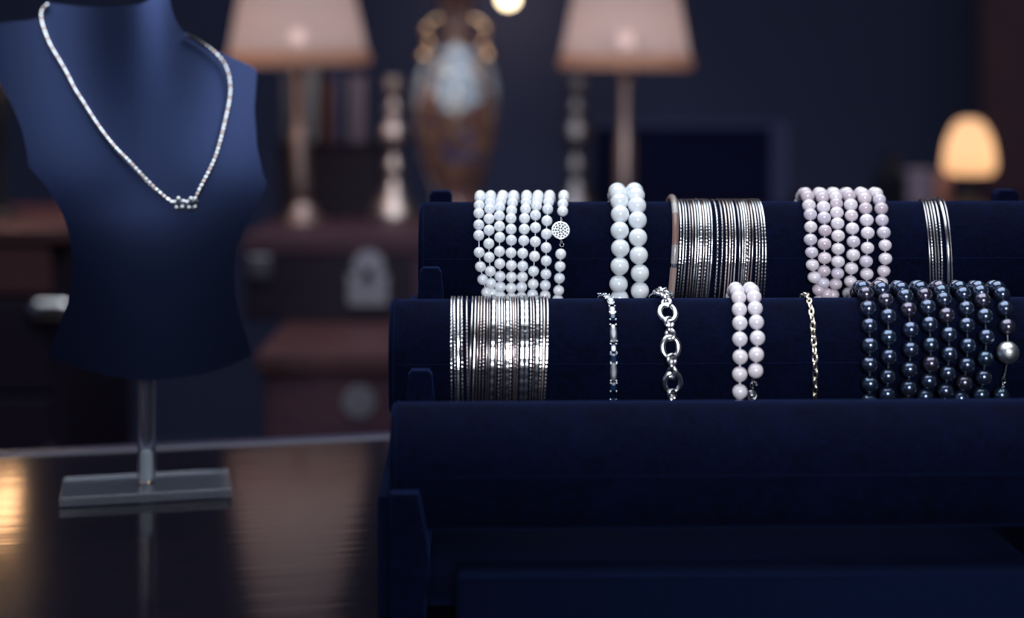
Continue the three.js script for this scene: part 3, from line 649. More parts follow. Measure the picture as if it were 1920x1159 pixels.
/* ------------------------------------------------------------------ necklace bust on an acrylic stand */
const bustD = 1.1255, bustTurn = 0.225;
{
  const base = at(275, 907, bustD); base.y = TABLE_Y;
  const g = thing('necklace_bust', 'navy leatherette necklace display bust on a clear acrylic pole and plate', 'display bust', [base.x, base.y, base.z], bustTurn);
  const inv = g.matrixWorld.clone().invert(), eye = V(0, EYE, 0).applyMatrix4(inv);
  const kmm = bustD / FOCAL, y0 = at(275, 375, bustD - 0.045).y - TABLE_Y;   // local height of the fullest point
  const sp = (h, w) => 0.5 * (h + Math.sqrt(h * h + w * w)) - w / 2;
  const smooth = (a, b, x) => { const k = Math.min(1, Math.max(0, (x - a) / (b - a))); return k * k * (3 - 2 * k); };
  const S = (x, y) => {
    const h = y - y0, xx = x - 0.003;
    const A = 0.046 - 0.74 * sp(h, 0.03) - 0.22 * sp(-h, 0.03);
    const neck = smooth(-0.005, 0.15, h);
    return A - xx * xx / (2 * 0.17) + 0.034 * neck * Math.exp(-((xx / 0.034) ** 2)) - 0.012 * smooth(0.06, 0.1, Math.abs(xx)) * 0;
  };
  const hit = (px, py, extra = 0) => {
    const dir = at(px, py, 1).applyMatrix4(inv).sub(eye);
    let d = bustD - 0.03;
    for (let i = 0; i < 60; i++) { const p = eye.clone().addScaledVector(dir, d), e = p.z - S(p.x, p.y) - extra; d += e * 0.6; }
    return eye.clone().addScaledVector(dir, d);
  };
  const normalAt = (p) => { const e = 1e-4; return V(-(S(p.x + e, p.y) - S(p.x - e, p.y)) / (2 * e), -(S(p.x, p.y + e) - S(p.x, p.y - e)) / (2 * e), 1).normalize(); };
  const left = [[2, 90], [10, 80], [22, 76], [33, 72], [37, 60], [40, 30], [44, -5], [52, -34], [66, -55], [85, -58], [110, -38], [135, -17], [156, 0], [203, 25], [246, 42], [290, 51], [312, 53], [344, 82], [380, 106], [403, 118], [432, 128], [465, 133], [505, 136], [531, 134], [570, 126], [610, 111], [655, 93], [668, 90], [677, 109], [695, 164], [705, 200], [710, 235], [713.5, 274]];
  const right = [[2, 314], [22, 321], [51, 337], [65, 350], [87, 377], [100, 417], [112, 445], [125, 474], [134, 482], [203, 477], [275, 482], [326, 493], [342, 501], [353, 498], [384, 482], [432, 459], [465, 444], [505, 439], [550, 441], [593, 449], [629, 462], [662, 472], [668, 470], [688, 426], [703, 377], [710, 320], [713.5, 278]];
  const edge = (list, y) => { for (let i = 1; i < list.length; i++) if (y <= list[i][0]) { const k = (y - list[i - 1][0]) / (list[i][0] - list[i - 1][0]); return list[i - 1][1] * (1 - k) + list[i][1] * k; } return list.at(-1)[1]; };
  const ys = new Set();
  for (const l of [left, right]) for (const [y] of l) ys.add(y);
  for (let y = 2; y < 713; y += 7) ys.add(y);
  const rows = [...ys].sort((a, b) => a - b), NC = 56, front = [], back = [], nf = [];
  for (const y of rows) {
    const a = edge(left, y), b = edge(right, y), rf = [], rb = [];
    for (let i = 0; i <= NC; i++) {
      const x = a + (b - a) * i / NC;
      let yy = y;
      if (y < 34) { const u = (x - 88) / (316 - 88), topY = u < 0 || u > 1.05 ? 2 : (4 + 9 * Math.sin(Math.PI * Math.min(1, u * 1.15)) * (u < 0.87 ? 1 : 0) - 26 * smooth(0.75, 1.05, u)); yy = topY + (y - 2) / 32 * (34 - topY); }
      const p = hit(x, yy), n = normalAt(p);
      rf.push(p); rb.push(p.clone().addScaledVector(n, -0.006)); nf.push(n.x, n.y, n.z);
    }
    front.push(rf); back.push(rb);
  }
  const pos = [], idx = [], W = NC + 1, NR = rows.length;
  for (const r of front) for (const p of r) pos.push(p.x, p.y, p.z);
  for (const r of back) for (const p of r) pos.push(p.x, p.y, p.z);
  const f = (r, c) => r * W + c, k = (r, c) => NR * W + r * W + c;
  for (let r = 0; r < NR - 1; r++) for (let c = 0; c < NC; c++) { idx.push(f(r, c), f(r + 1, c), f(r, c + 1), f(r, c + 1), f(r + 1, c), f(r + 1, c + 1)); idx.push(k(r, c), k(r, c + 1), k(r + 1, c), k(r, c + 1), k(r + 1, c + 1), k(r + 1, c)); }
  const body = new THREE.BufferGeometry(); body.setAttribute('position', new THREE.Float32BufferAttribute(pos, 3)); body.setIndex(idx);
  const uv = []; for (let i = 0; i < pos.length; i += 3) uv.push(pos[i], pos[i + 1]); body.setAttribute('uv', new THREE.Float32BufferAttribute(uv, 2));
  body.setAttribute('normal', new THREE.Float32BufferAttribute([...nf, ...nf.map((v) => -v)], 3));
  // rim wall between front and back
  const loop = [];
  for (let c = 0; c <= NC; c++) loop.push([0, c]); for (let r = 1; r < NR; r++) loop.push([r, NC]); for (let c = NC - 1; c >= 0; c--) loop.push([NR - 1, c]); for (let r = NR - 2; r > 0; r--) loop.push([r, 0]);
  const rp = [], ri = [], ru = [];
  loop.forEach(([r, c], i) => { const a = front[r][c], b = back[r][c]; rp.push(a.x, a.y, a.z, b.x, b.y, b.z); ru.push(i * 0.003, 0, i * 0.003, 0.006); const j = (i + 1) % loop.length; ri.push(2 * i, 2 * j, 2 * i + 1, 2 * i + 1, 2 * j, 2 * j + 1); });
  const rim = new THREE.BufferGeometry(); rim.setAttribute('position', new THREE.Float32BufferAttribute(rp, 3)); rim.setAttribute('uv', new THREE.Float32BufferAttribute(ru, 2)); rim.setIndex(ri); rim.computeVertexNormals();
  part('bust_shell', mergeGeometries([body, rim]), M.leather, g);
  // edge piping along the outline
  const pipe = loop.map(([r, c]) => front[r][c]).filter((p, i, a) => i === 0 || p.distanceTo(a[i - 1]) > 0.0015);
  // acrylic pole, plate and socket
  const poleTop = hit(275, 640).y + 0.01, PT = 0.0065;
  part('acrylic_plate', rbox(0.116, PT, 0.060, 0.0012, 3).translate(0, PT / 2 + 0.0003, 0), M.acrylic, g).userData.label = 'clear acrylic base plate';
  part('acrylic_pole', new THREE.CylinderGeometry(0.0062, 0.0062, poleTop - PT - 0.0006, 28).translate(0, (poleTop + PT) / 2 + 0.0006, 0), M.acrylic, g).userData.label = 'clear acrylic pole';
  part('pole_pin', new THREE.CapsuleGeometry(0.0028, 0.017, 6, 14).translate(0, PT + 0.0125, 0), M.frosted, g).userData.label = 'whitish pin inside the pole foot';
  part('back_bracket', rbox(0.03, 0.035, 0.014, 0.003).translate(0, poleTop - 0.016, S(0, poleTop - 0.016) - 0.0125), M.leather, g);

  /* the necklace */
  const c = ([a, b]) => [a / 2.76, b / 2.76];
  const L = [[250, 22], [225, 40], [212, 68], [215, 112], [240, 190], [265, 245], [310, 320], [350, 390], [385, 460], [430, 530], [480, 610], [535, 690], [600, 770], [665, 835], [740, 915], [810, 985], [870, 1035], [905, 1056]].map(c);
  const R = [[962, 178], [1000, 196], [1040, 220], [1110, 272], [1160, 330], [1185, 400], [1192, 470], [1182, 550], [1162, 640], [1140, 730], [1112, 820], [1070, 910], [1030, 985], [1003, 1045]].map(c);
  const np = hit(335, 380);
  const o = g.localToWorld(np.clone());
  const nk = thing('necklace', 'silver segmented chain necklace with flower clasp draped on the navy bust', 'necklace', [o.x, o.y, o.z], bustTurn);
  const loc = (p) => p.clone().sub(np);
  const seg = new THREE.CylinderGeometry(1, 1, 1, 6, 3); { const p = seg.attributes.position; for (let i = 0; i < p.count; i++) { const kk = Math.abs(p.getY(i)) > 0.4 ? 0.8 : 1.05; p.setX(i, p.getX(i) * kk); p.setZ(i, p.getZ(i) * kk); } seg.computeVertexNormals(); }
  for (const [list, off] of [[L, 0.0035], [R, 0.006]]) {
    const curve = new THREE.CatmullRomCurve3(list.map(([x, y]) => loc(hit(x, y, off))), false, 'centripetal'), len = curve.getLength(), n = Math.round(len / 0.0034);
    const pts = curve.getSpacedPoints(n);
    for (let i = 0; i < n; i++) rod('chain_segment', pts[i], pts[i + 1], 0.00155, i % 3 === 1 ? M.rose : M.silverBright, nk, seg);
  }
  for (const [x, y] of [[925, 1056], [990, 1056]]) {
    const p = hit(...c([x, y]), 0.004), n = normalAt(p), fl = new THREE.Group(); fl.name = 'flower'; fl.position.copy(loc(p)); fl.quaternion.setFromUnitVectors(V(0, 0, 1), n); nk.add(fl);
    for (let i = 0; i < 5; i++) part('petal', new THREE.IcosahedronGeometry(0.0019, 1), M.silverBright, fl, [Math.cos(i * 1.257 + 0.4) * 0.0033, Math.sin(i * 1.257 + 0.4) * 0.0033, 0.0004]);
    part('flower_centre', new THREE.IcosahedronGeometry(0.0016, 1), M.sapphire, fl, [0, 0, 0.0006]);
  }
}

/* ------------------------------------------------------------------ background: trunks, lamps, candlesticks, vase */
const warm = lin(1.0, 0.62, 0.36);
const TOP_Y = EYE - 0.229;                                            // top of the trunk and of the sideboard behind
// lower chest and the trunk on it
{
  const d0 = 2.10, d1 = 2.80, yTop = EYE - 0.357, x0 = (482 - CX) / FOCAL * 2.12, x1 = 0.36, w = x1 - x0;
  const t = thing('wooden_chest', 'low reddish brown wooden chest standing under the old trunk', 'chest', [(x0 + x1) / 2, 0, -(d0 + d1) / 2]);
  part('lid', rbox(w, 0.03, d1 - d0, 0.008).translate(0, yTop - 0.015, 0), M.redWood, t);
  part('body', rbox(w - 0.02, yTop - 0.09, d1 - d0 - 0.02, 0.006).translate(0, 0.06 + (yTop - 0.09) / 2, 0), M.trunkWood, t);
  part('plinth', bx(w - 0.04, 0.06, d1 - d0 - 0.05, 0, 0.03, 0), M.darkWood, t);
  const e = at(672, 755, 2.1); part('keyhole_plate', new THREE.CylinderGeometry(0.022, 0.022, 0.004, 24).rotateX(Math.PI / 2).translate(e.x - (x0 + x1) / 2, e.y, (d1 - d0) / 2 - 0.008), M.pewter, t);
}
const trunkX0 = (457 - CX) / FOCAL * 2.38, trunkX1 = 0.34;
{
  const d0 = 2.36, d1 = 2.79, yB = EYE - 0.357 + 0.0005, h = TOP_Y - yB, w = trunkX1 - trunkX0, cx = (trunkX0 + trunkX1) / 2, zf = (d1 - d0) / 2;
  const t = thing('steamer_trunk', 'dark brown trunk with metal lock plate carrying the table lamps and vase', 'trunk', [cx, yB, -(d0 + d1) / 2]);
  part('body', rbox(w - 0.006, h - 0.03, d1 - d0 - 0.006, 0.005).translate(0, (h - 0.03) / 2, 0), M.darkWood, t);
  part('lid', rbox(w, 0.03, d1 - d0, 0.006).translate(0, h - 0.015, 0), M.trunkWood, t);
  const q = (px, py) => { const p = at(px, py, d0); return [p.x - cx, p.y - yB]; };
  const [lx, ly] = q(692, 497), [px, py] = q(690, 545);
  const lock = part('lock', rbox(0.062, 0.046, 0.006, 0.003).translate(px, py, zf + 0.001), M.pewter, t);
  part('lock_hasp', new THREE.CylinderGeometry(0.023, 0.021, 0.01, 24).rotateX(Math.PI / 2).translate(lx, ly, zf + 0.003), M.pewter, lock);
  part('lock_tongue', rbox(0.02, 0.03, 0.008, 0.002).translate(px, (ly + py) / 2, zf + 0.004), M.pewter, lock);
  const [bx0, by0] = q(487, 500); part('corner_plate', rbox(0.034, 0.034, 0.006, 0.003).translate(bx0, by0, zf + 0.0005), M.pewter, t);
  for (const f of [0.36, 0.62, 0.86]) part('strap', rbox(0.022, h - 0.034, 0.004, 0.001).translate(-w / 2 + w * f, (h - 0.034) / 2, zf - 0.001), M.trunkWood, t);
}
/* pleated table lamps */
M.shade = new THREE.MeshPhysicalMaterial({ color: lin(0.42, 0.34, 0.36), roughness: 0.95, transmission: 0.5, thickness: 0, specularIntensity: 0.1 });
M.shadeTrim = new THREE.MeshPhysicalMaterial({ color: lin(0.55, 0.30, 0.22), roughness: 1, transmission: 0.35, thickness: 0, specularIntensity: 0.1 });
function tableLamp(label, px, d, shade, base, lean, power) {          // shade: [bottom px y, half width, top y, half width]; base: [bottom y]
  const k = d / FOCAL, b = at(px, 0, d), H = (y) => EYE - (y - HORIZON) * k - TOP_Y;
  const t = thing('table_lamp', label, 'lamp', [b.x, TOP_Y, -d]);
  t.rotation.z = lean;
  const yb = H(shade[0]), yt = H(shade[2]), r0 = shade[1] * k, r1 = shade[3] * k, n = 160, pos = [], idx = [];
  for (let j = 0; j <= 6; j++) for (let i = 0; i <= n; i++) { const a = 2 * Math.PI * i / n, u = j / 6, r = (r0 * (1 - u) + r1 * u) * (1 + (i % 2 ? 0.008 : -0.008)); pos.push(Math.cos(a) * r, yb + (yt - yb) * u, Math.sin(a) * r); }
  for (let j = 0; j < 6; j++) for (let i = 0; i < n; i++) { const a = j * (n + 1) + i; idx.push(a, a + n + 1, a + 1, a + 1, a + n + 1, a + n + 2); }
  const sg = new THREE.BufferGeometry(); sg.setAttribute('position', new THREE.Float32BufferAttribute(pos, 3)); sg.setIndex(idx); sg.computeVertexNormals();
  const sh = part('lamp_shade', sg, M.shade, t); sh.userData.label = 'pleated mauve cloth shade';
  const tw = 26 * k; part('shade_trim', lathe([[r0 * 1.015, yb - 0.001], [r0 * 1.022, yb + tw / 2], [(r0 + (r1 - r0) * tw / (yt - yb)) * 1.018, yb + tw]], 64), M.shadeTrim, sh);
  part('shade_ring', new THREE.TorusGeometry(r1, 0.0015, 6, 48).rotateX(Math.PI / 2).translate(0, yt, 0), M.brass, sh);
  part('pole', smoothLathe([[0.007, 0.03], [0.0135, 0.05], [0.0135, (yb) * 0.55], [0.010, yb * 0.62], [0.0095, yb * 0.9], [0.012, yb], [0.006, yb + 0.012], [0.004, yb + 0.02]], 24, 60), M.brass, t);
  part('base', smoothLathe([[0, 0], [0.036, 0], [0.037, 0.006], [0.024, 0.014], [0.020, 0.026], [0.010, 0.036], [0, 0.038]], 32, 60), M.brass, t);
  const by = yb + 0.045;
  part('bulb', new THREE.SphereGeometry(0.014, 16, 12).translate(0, by, 0), new THREE.MeshStandardMaterial({ color: lin(1, 1, 1), emissive: lin(1, 0.86, 0.76), emissiveIntensity: 18 }), t);
  part('bulb_socket', new THREE.CylinderGeometry(0.009, 0.009, 0.03, 14).translate(0, yb + 0.018, 0), M.brass, t);
  t.updateMatrixWorld(true);
  const L = new THREE.PointLight(lin(1, 0.78, 0.62), power, 0, 2); L.shadow.radius = 0.6; L.castShadow = true;
  L.position.set(0, by, 0); t.add(L);
  return t;
}
tableLamp('brass table lamp with pleated mauve shade standing nearer the bust', 567, 2.56, [122, 133, -185, 72], 412, 0.025, 0.026);
tableLamp('brass table lamp with mauve shade standing right of the painted vase', 1170, 2.55, [128, 124, -185, 66], 405, -0.01, 0.026);
/* candlesticks */
function candlestick(label, px, d, mat, s) {
  const k = d / FOCAL, b = at(px, 0, d), base = HORIZON + (EYE - TOP_Y) / k;
  const t = thing('candlestick', label, 'candlestick', [b.x, TOP_Y, -d]);
  const P = [[0, 402], [44, 402], [45, 396], [38, 380], [26, 362], [20, 345], [11, 330], [18, 318], [20, 308], [11, 294], [8, 284], [14, 274], [25, 258], [26, 244], [20, 230], [11, 220], [9, 213], [16, 206], [17, 196], [9, 187], [8, 180], [13, 172], [16, 160], [17, 146], [12, 143], [0, 143]];
  part('stem', smoothLathe(P.map(([r, y]) => [r * k * s, (402 - y) * k * s]), 36, 160), mat, t);
  part('drip_pan', lathe([[0.004, 0], [0.018, 0.003], [0.019, 0.005], [0.004, 0.004]], 28).translate(0, (402 - 146) * k * s, 0), mat, t);
  return t;
}
candlestick('turned pinkish candlestick between the left lamp and the painted vase', 739, 2.68, metal([0.62, 0.51, 0.50], 0.42), 1);
candlestick('turned grey candlestick just left of the right lamp pole', 1080, 2.68, metal([0.26, 0.25, 0.28], 0.42), 1);
/* painted vase */
{
  const d = 2.62, k = d / FOCAL, b = at(855, 0, d), foot = HORIZON + (EYE - TOP_Y) / k;
  const t = thing('porcelain_vase', 'tall painted porcelain vase with gilded handles between the lamps', 'vase', [b.x, TOP_Y, -d]);
  const S = 384, cv = document.createElement('canvas'); cv.width = 1024; cv.height = 1024;
  const g = cv.getContext('2d');
  g.fillStyle = '#604640'; g.fillRect(0, 0, 1024, 1024);
  for (let i = 0; i < 420; i++) { g.fillStyle = ['#75564a', '#86624c', '#544040', '#33365c', '#8a7064', '#6e4040', '#443e58'][Math.floor(rnd() * 7)]; g.globalAlpha = 0.75; g.beginPath(); g.ellipse(rnd() * 1024, rnd() * 1024, rng(8, 34), rng(8, 30), rnd() * 3, 0, 7); g.fill(); }
  g.globalAlpha = 1;
  for (let q = 0; q < 4; q++) {                                       // pale shaped panels with painted sprays
    const cx = q * 256 + 128 + 24;
    for (let i = 0; i < 150; i++) {
      const a = rnd() * 6.283, r = Math.sqrt(rnd()), x = cx + Math.cos(a) * r * 96, y = 400 + Math.sin(a) * r * 150;
      g.fillStyle = ['#b4c0cf', '#c6d2dd', '#8f9ab2', '#a2abba', '#76809c', '#b9a79a'][Math.floor(rnd() * 6)];
      g.beginPath(); g.ellipse(x, y, rng(8, 26), rng(8, 26), rnd() * 3, 0, 7); g.fill();
    }
    for (let i = 0; i < 8; i++) { g.fillStyle = i % 2 ? '#2c3566' : '#48507e'; g.beginPath(); g.ellipse(cx + rng(-60, 60), 690 + rng(-50, 60), rng(10, 24), rng(10, 22), rnd() * 3, 0, 7); g.fill(); }
  }
  g.fillStyle = '#6e4c4a'; g.fillRect(0, 0, 1024, 40); g.fillRect(0, 930, 1024, 94);
  g.fillStyle = '#9aa6b6'; g.fillRect(0, 268, 1024, 26);
  const tex = new THREE.CanvasTexture(cv); tex.colorSpace = THREE.SRGBColorSpace; tex.wrapS = THREE.RepeatWrapping; tex.magFilter = THREE.LinearFilter;
  const VW = 0.94, P = [[0, 397], [56, 397], [57, 388], [50, 374], [45, 358], [46, 342], [55, 322], [66, 296], [75, 262], [81, 222], [84, 180], [83, 146], [76, 118], [60, 98], [42, 82], [34, 62], [30, 36], [31, 8], [40, -18], [50, -34], [47, -36], [36, -20]];
  const geo = smoothLathe(P.map(([r, y]) => [r * k * VW, (397 - y) * k]), 64, 150), p = geo.attributes.position, uv = geo.attributes.uv;
  for (let i = 0; i < p.count; i++) uv.setY(i, Math.min(1, Math.max(0, p.getY(i) / (433 * k))));
  part('vase_body', geo, new THREE.MeshPhysicalMaterial({ map: tex, roughness: 0.22, clearcoat: 0.8, clearcoatRoughness: 0.06 }), t, undefined, [0, -0.86, 0]);
  for (const s of [-1, 1]) {
    const q = ([x, y]) => V(s * x * k, (397 - y) * k, 0.004);
    const h = part('handle', new THREE.TubeGeometry(new THREE.CatmullRomCurve3([[30, 20], [44, 26], [56, 40], [54, 58], [46, 66], [56, 76], [64, 92], [58, 108]].map(q)), 60, 0.0052, 10), M.gilt, t);
    for (const [x, y, r] of [[54, 40, 0.010], [60, 92, 0.011], [49, 68, 0.008]]) part('knob', new THREE.SphereGeometry(r, 20, 14).translate(s * x * k, (397 - y) * k, 0.006), M.gilt, h);
  }
}
/* books on a dark box behind the left lamp */
{
  const d = 2.74, b = at(650, 300, d), k = d / FOCAL, h = (398 - 262) * k;
  const t = thing('wooden_box', 'dark plain wooden box behind the left lamp carrying upright books', 'box', [at(625, 0, d).x, TOP_Y, -d + 0.02]);
  part('body', rbox(190 * k, h - 0.012, 0.07, 0.004).translate(0, (h - 0.012) / 2, 0), M.darkWood, t);
  part('lid', rbox(194 * k, 0.012, 0.074, 0.003).translate(0, h - 0.006, 0), M.darkWood, t);
  const bk = [[546, 24, 132, [0.04, 0.048, 0.088], 'grey-blue'], [590, 30, 128, [0.12, 0.136, 0.184], 'pale blue-grey'], [622, 18, 150, [0.08, 0.024, 0.028], 'dark red'], [642, 20, 134, [0.028, 0.036, 0.112], 'blue'], [675, 34, 140, [0.096, 0.076, 0.12], 'mauve']];
  for (const [px, w, yt, c, word] of bk) {
    const p = at(px, 0, d), H = (262 - yt) * k * 1.0, o = thing('book', `upright ${word} book on the dark box behind the left lamp`, 'book', [p.x, TOP_Y + h + 0.0003, -d + 0.02], 0, 'books on the dark box');
    const W = w * k, m = new THREE.MeshStandardMaterial({ color: lin(...c), roughness: 0.7 });
    part('cover', mergeGeometries([bx(0.0025, H, 0.058, -W / 2 + 0.00125, H / 2, 0), bx(0.0025, H, 0.058, W / 2 - 0.00125, H / 2, 0), bx(W, H, 0.003, 0, H / 2, 0.0275)]), m, o);
    part('pages', bx(W - 0.006, H - 0.008, 0.05, 0, H / 2, -0.001), new THREE.MeshStandardMaterial({ color: lin(0.5, 0.48, 0.44), roughness: 0.9 }), o);
  }
}
/* right side: sideboard with a blue case, small things and a glowing lamp */
const sbY = EYE - 0.232;
{
  const x0 = (1085 - CX) / FOCAL * 2.95, x1 = 1.05, d0 = 2.86, d1 = 3.3, w = x1 - x0;
  const t = thing('sideboard', 'dark wooden sideboard behind the rack carrying the blue case', 'sideboard', [(x0 + x1) / 2, 0, -(d0 + d1) / 2]);
  part('top', rbox(w, 0.03, d1 - d0, 0.006).translate(0, sbY - 0.015, 0), M.darkWood, t);
  part('body', bx(w - 0.04, sbY - 0.13, d1 - d0 - 0.04, 0, 0.1 + (sbY - 0.13) / 2, 0), M.darkWood, t);
  for (const i of [0, 1, 2]) { const dr = part('door', rbox((w - 0.1) / 3 - 0.01, sbY - 0.18, 0.018, 0.004).translate(-w / 2 + 0.05 + (i + 0.5) * (w - 0.1) / 3, 0.13 + (sbY - 0.18) / 2, (d1 - d0) / 2 - 0.012), M.trunkWood, t); part('knob', new THREE.SphereGeometry(0.012, 16, 12).translate(-w / 2 + 0.05 + (i + 0.85) * (w - 0.1) / 3, sbY * 0.6, (d1 - d0) / 2 + 0.008), M.brass, dr); }
  for (const sx of [-1, 1]) for (const sz of [-1, 1]) part('leg', new THREE.CylinderGeometry(0.025, 0.018, 0.1, 12).translate(sx * (w / 2 - 0.06), 0.05, sz * ((d1 - d0) / 2 - 0.06)), M.darkWood, t);
}
{
  const d = 2.95, k = d / FOCAL, a = at(1118, 232, d), b = at(1446, 232, d), H = a.y - sbY, W = b.x - a.x;
  const m = new THREE.MeshPhysicalMaterial({ color: lin(0.0012, 0.0024, 0.019), roughness: 0.8, specularIntensity: 0.15 }), m2 = new THREE.MeshPhysicalMaterial({ color: lin(0.010, 0.015, 0.066), roughness: 0.7 });
  const t = thing('display_case', 'large dark blue case standing behind the right lamp pole', 'case', [(a.x + b.x) / 2, sbY + 0.0003, -d - 0.06]);
  part('body', rbox(W, H, 0.12, 0.004).translate(0, H / 2, 0), m, t);
  part('side_post', rbox(0.034, H + 0.001, 0.122, 0.003).translate(W / 2 + 0.017, H / 2, 0), m2, t);
  part('lid_edge', rbox(W, 0.008, 0.122, 0.003).translate(0, H - 0.0035, 0.0005), m2, t);
}
{
  const d = 2.98, k = d / FOCAL, X = (px) => at(px, 0, d).x, H = (y) => at(0, y, d).y - sbY;
  let t = thing('dark_bottle', 'small black bottle between the blue case and the glowing lamp', 'bottle', [X(1668), sbY, -d]);
  part('glass', smoothLathe([[0, 0], [0.022, 0], [0.024, 0.01], [0.024, H(325)], [0.012, H(308)], [0.010, H(298)]], 28, 60), new THREE.MeshPhysicalMaterial({ color: lin(0.002, 0.003, 0.010), roughness: 0.6, specularIntensity: 0.4 }), t);
  part('stopper', new THREE.CylinderGeometry(0.010, 0.010, 0.012, 16).translate(0, H(298) + 0.005, 0), M.darkWood, t);
  t = thing('trinket_box', 'small mauve trinket box left of the glowing dome lamp', 'box', [X(1720), sbY, -d]);
  part('body', rbox(0.044, H(332), 0.05, 0.003).translate(0, H(332) / 2, 0), new THREE.MeshStandardMaterial({ color: lin(0.20, 0.15, 0.22), roughness: 0.6 }), t);
  part('lid', rbox(0.046, 0.014, 0.052, 0.003).translate(0, H(332) + 0.007, 0), new THREE.MeshStandardMaterial({ color: lin(0.22, 0.17, 0.24), roughness: 0.6 }), t);
  t = thing('jar', 'small terracotta jar beside the mauve trinket box', 'jar', [X(1763), sbY, -d + 0.012]);
  part('body', smoothLathe([[0, 0], [0.013, 0], [0.015, 0.012], [0.015, H(338)], [0.010, H(326)]], 24, 50), new THREE.MeshStandardMaterial({ color: lin(0.36, 0.14, 0.10), roughness: 0.6 }), t);
  part('lid', lathe([[0, 0.010], [0.004, 0.009], [0.011, 0.002], [0.011, 0], [0, 0]], 24).translate(0, H(326), 0), new THREE.MeshStandardMaterial({ color: lin(0.3, 0.12, 0.09), roughness: 0.6 }), t);
}
function domeLamp(label, px, top, bottom, half, d, surfaceY, power, glow) {
  const k = d / FOCAL, c = at(px, 0, d), yb = at(0, bottom, d).y - surfaceY, yt = at(0, top, d).y - surfaceY, r = half * k;
  const t = thing('dome_lamp', label, 'lamp', [c.x, surfaceY, -d]);
  part('lamp_shade', smoothLathe([[r * 0.86, yb], [r, yb + (yt - yb) * 0.12], [r * 0.98, yb + (yt - yb) * 0.35], [r * 0.78, yb + (yt - yb) * 0.72], [r * 0.42, yt - 0.004], [0.0002, yt]], 40, 50), new THREE.MeshPhysicalMaterial({ color: lin(0.85, 0.68, 0.52), roughness: 1, transmission: 0.5, thickness: 0, emissive: lin(1.0, 0.62, 0.34), emissiveIntensity: glow }), t);
  part('stem', smoothLathe([[0.010, 0.008], [0.007, yb * 0.4], [0.010, yb * 0.7], [0.009, yb]], 20, 30), M.blackIron, t);
  part('base', lathe([[0, 0], [0.028, 0], [0.028, 0.006], [0.012, 0.012], [0, 0.012]], 28), M.blackIron, t);
  const by = yb + (yt - yb) * 0.38;
  part('bulb', new THREE.SphereGeometry(0.012, 14, 10).translate(0, by, 0), new THREE.MeshStandardMaterial({ color: lin(1, 1, 1), emissive: lin(1, 0.7, 0.4), emissiveIntensity: 4 }), t);
  const L = new THREE.PointLight(lin(1, 0.68, 0.42), power, 0, 2); L.position.set(0, by, 0); L.shadow.radius = 0.5; L.castShadow = true; t.add(L);
  return t;
}
domeLamp('small glowing amber dome lamp at the far right behind the rack', 1818, 222, 326, 48, 3.0, sbY, 0.015, 0.10);
{
  const d = 3.5, a = at(1868, 140, d), t = thing('wall_cabinet', 'tall brown wooden cabinet at the far right edge behind the lamp', 'cabinet', [a.x + 0.33, 0, -d - 0.1], -0.42);
  const H = at(0, -300, d).y;
  part('body', rbox(0.6, H, 0.38, 0.006).translate(0, H / 2, 0), M.trunkWood, t);
  for (const s of [-1, 1]) { const dr = part('door', rbox(0.285, H - 0.1, 0.018, 0.004).translate(s * 0.146, H / 2, 0.195), M.trunkWood, t); part('knob', new THREE.SphereGeometry(0.012, 14, 10).translate(s * 0.02, H * 0.55, 0.212), M.brass, dr); }
}
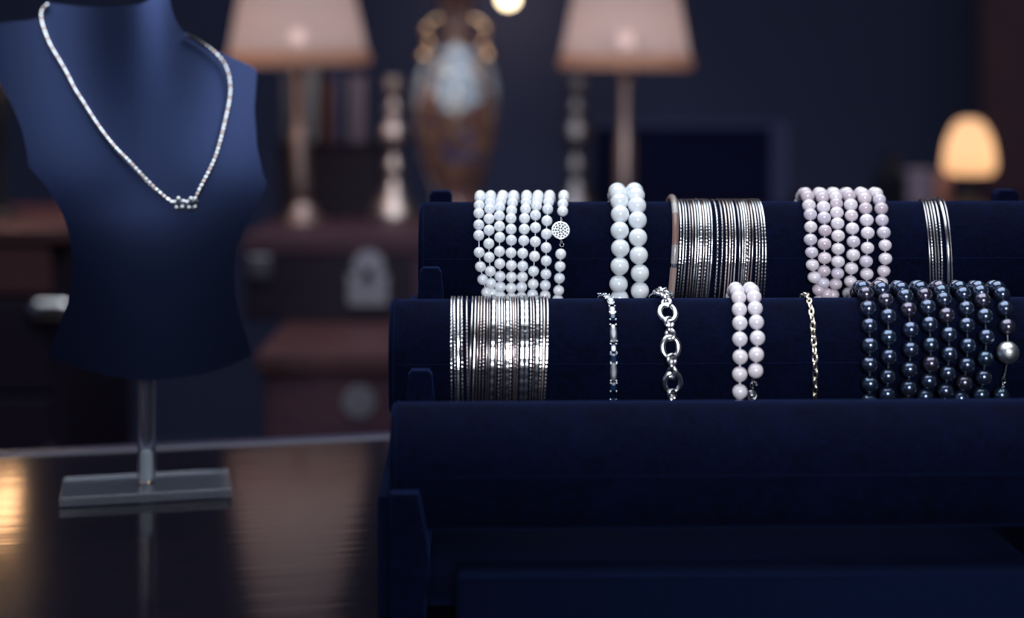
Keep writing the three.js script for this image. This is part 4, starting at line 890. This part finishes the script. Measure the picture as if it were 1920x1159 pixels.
/* left side: chest of drawers with lamp, behind the bust */
{
  const d0 = 2.12, yT = EYE - (428 - HORIZON) / FOCAL * 2.12, x0 = -1.15, x1 = (132 - CX) / FOCAL * d0, w = x1 - x0, cx = (x0 + x1) / 2;
  const t = thing('chest_of_drawers', 'reddish brown chest of drawers behind the left of the bust', 'chest', [cx, 0, -d0 - 0.2]);
  part('top', rbox(w, 0.02, 0.42, 0.005).translate(0, yT - 0.01, 0), M.redWood, t);
  part('body', bx(w - 0.02, yT - 0.1, 0.38, 0, 0.08 + (yT - 0.1) / 2, 0), M.darkWood, t);
  for (const sx of [-1, 1]) for (const sz of [-1, 1]) part('foot', new THREE.CylinderGeometry(0.025, 0.018, 0.08, 12).translate(sx * (w / 2 - 0.06), 0.04, sz * 0.15), M.darkWood, t);
  let y = yT - 0.022;
  [0.068, 0.13, 0.15, 0.15].forEach((h, i) => {
    const dr = part('drawer', rbox(w - 0.05, h - 0.006, 0.02, 0.004).translate(0, y - h / 2, 0.196), i ? M.darkWood : M.redWood, t);
    const p = at(100, 577, d0);
    const hx = p.x - cx, hg = new THREE.CapsuleGeometry(0.013, 0.032, 8, 16).rotateZ(Math.PI / 2).scale(1, 1, 0.6);
    for (const sx of [-1, 1]) if (i === 1) part('handle', hg.clone().translate(sx * hx, p.y, 0.214), M.silver, dr); else if (i) part('knob', new THREE.SphereGeometry(0.012, 14, 10).translate(sx * hx, y - h / 2, 0.214), M.darkWood, dr);
    y -= h;
  });
  const ly = yT + 0.0003;
  domeLamp('glowing amber lamp on a tall stem half hidden behind the left shoulder of the bust', 2, 66, 145, 34, 2.3, ly, 0.10, 2.4);
}
/* wall lamp with a bare bulb high on the back wall */
{
  const d = 3.92, p = at(953, -4, d), t = thing('wall_lamp', 'bare round glowing bulb on the back wall above the vase', 'lamp', [p.x, p.y, -d]);
  part('bulb', new THREE.SphereGeometry(0.020, 20, 14), new THREE.MeshStandardMaterial({ color: lin(1, 1, 1), emissive: lin(1, 0.78, 0.5), emissiveIntensity: 9 }), t);
  part('bracket', mergeGeometries([new THREE.CylinderGeometry(0.035, 0.035, 0.015, 24).rotateX(Math.PI / 2).translate(0, 0.05, ZB + d + 0.0078), new THREE.CylinderGeometry(0.006, 0.006, -(ZB + d) - 0.005, 10).rotateX(Math.PI / 2).translate(0, 0.05, (ZB + d) / 2)]), M.brass, t);
  part('bulb_socket', new THREE.CylinderGeometry(0.010, 0.010, 0.036, 14).translate(0, 0.036, 0), M.brass, t);
  const L = new THREE.PointLight(lin(1, 0.62, 0.36), 0.06, 0, 2); L.shadow.radius = 0.9; L.castShadow = true; t.add(L);
}

renderer.render(scene, camera);
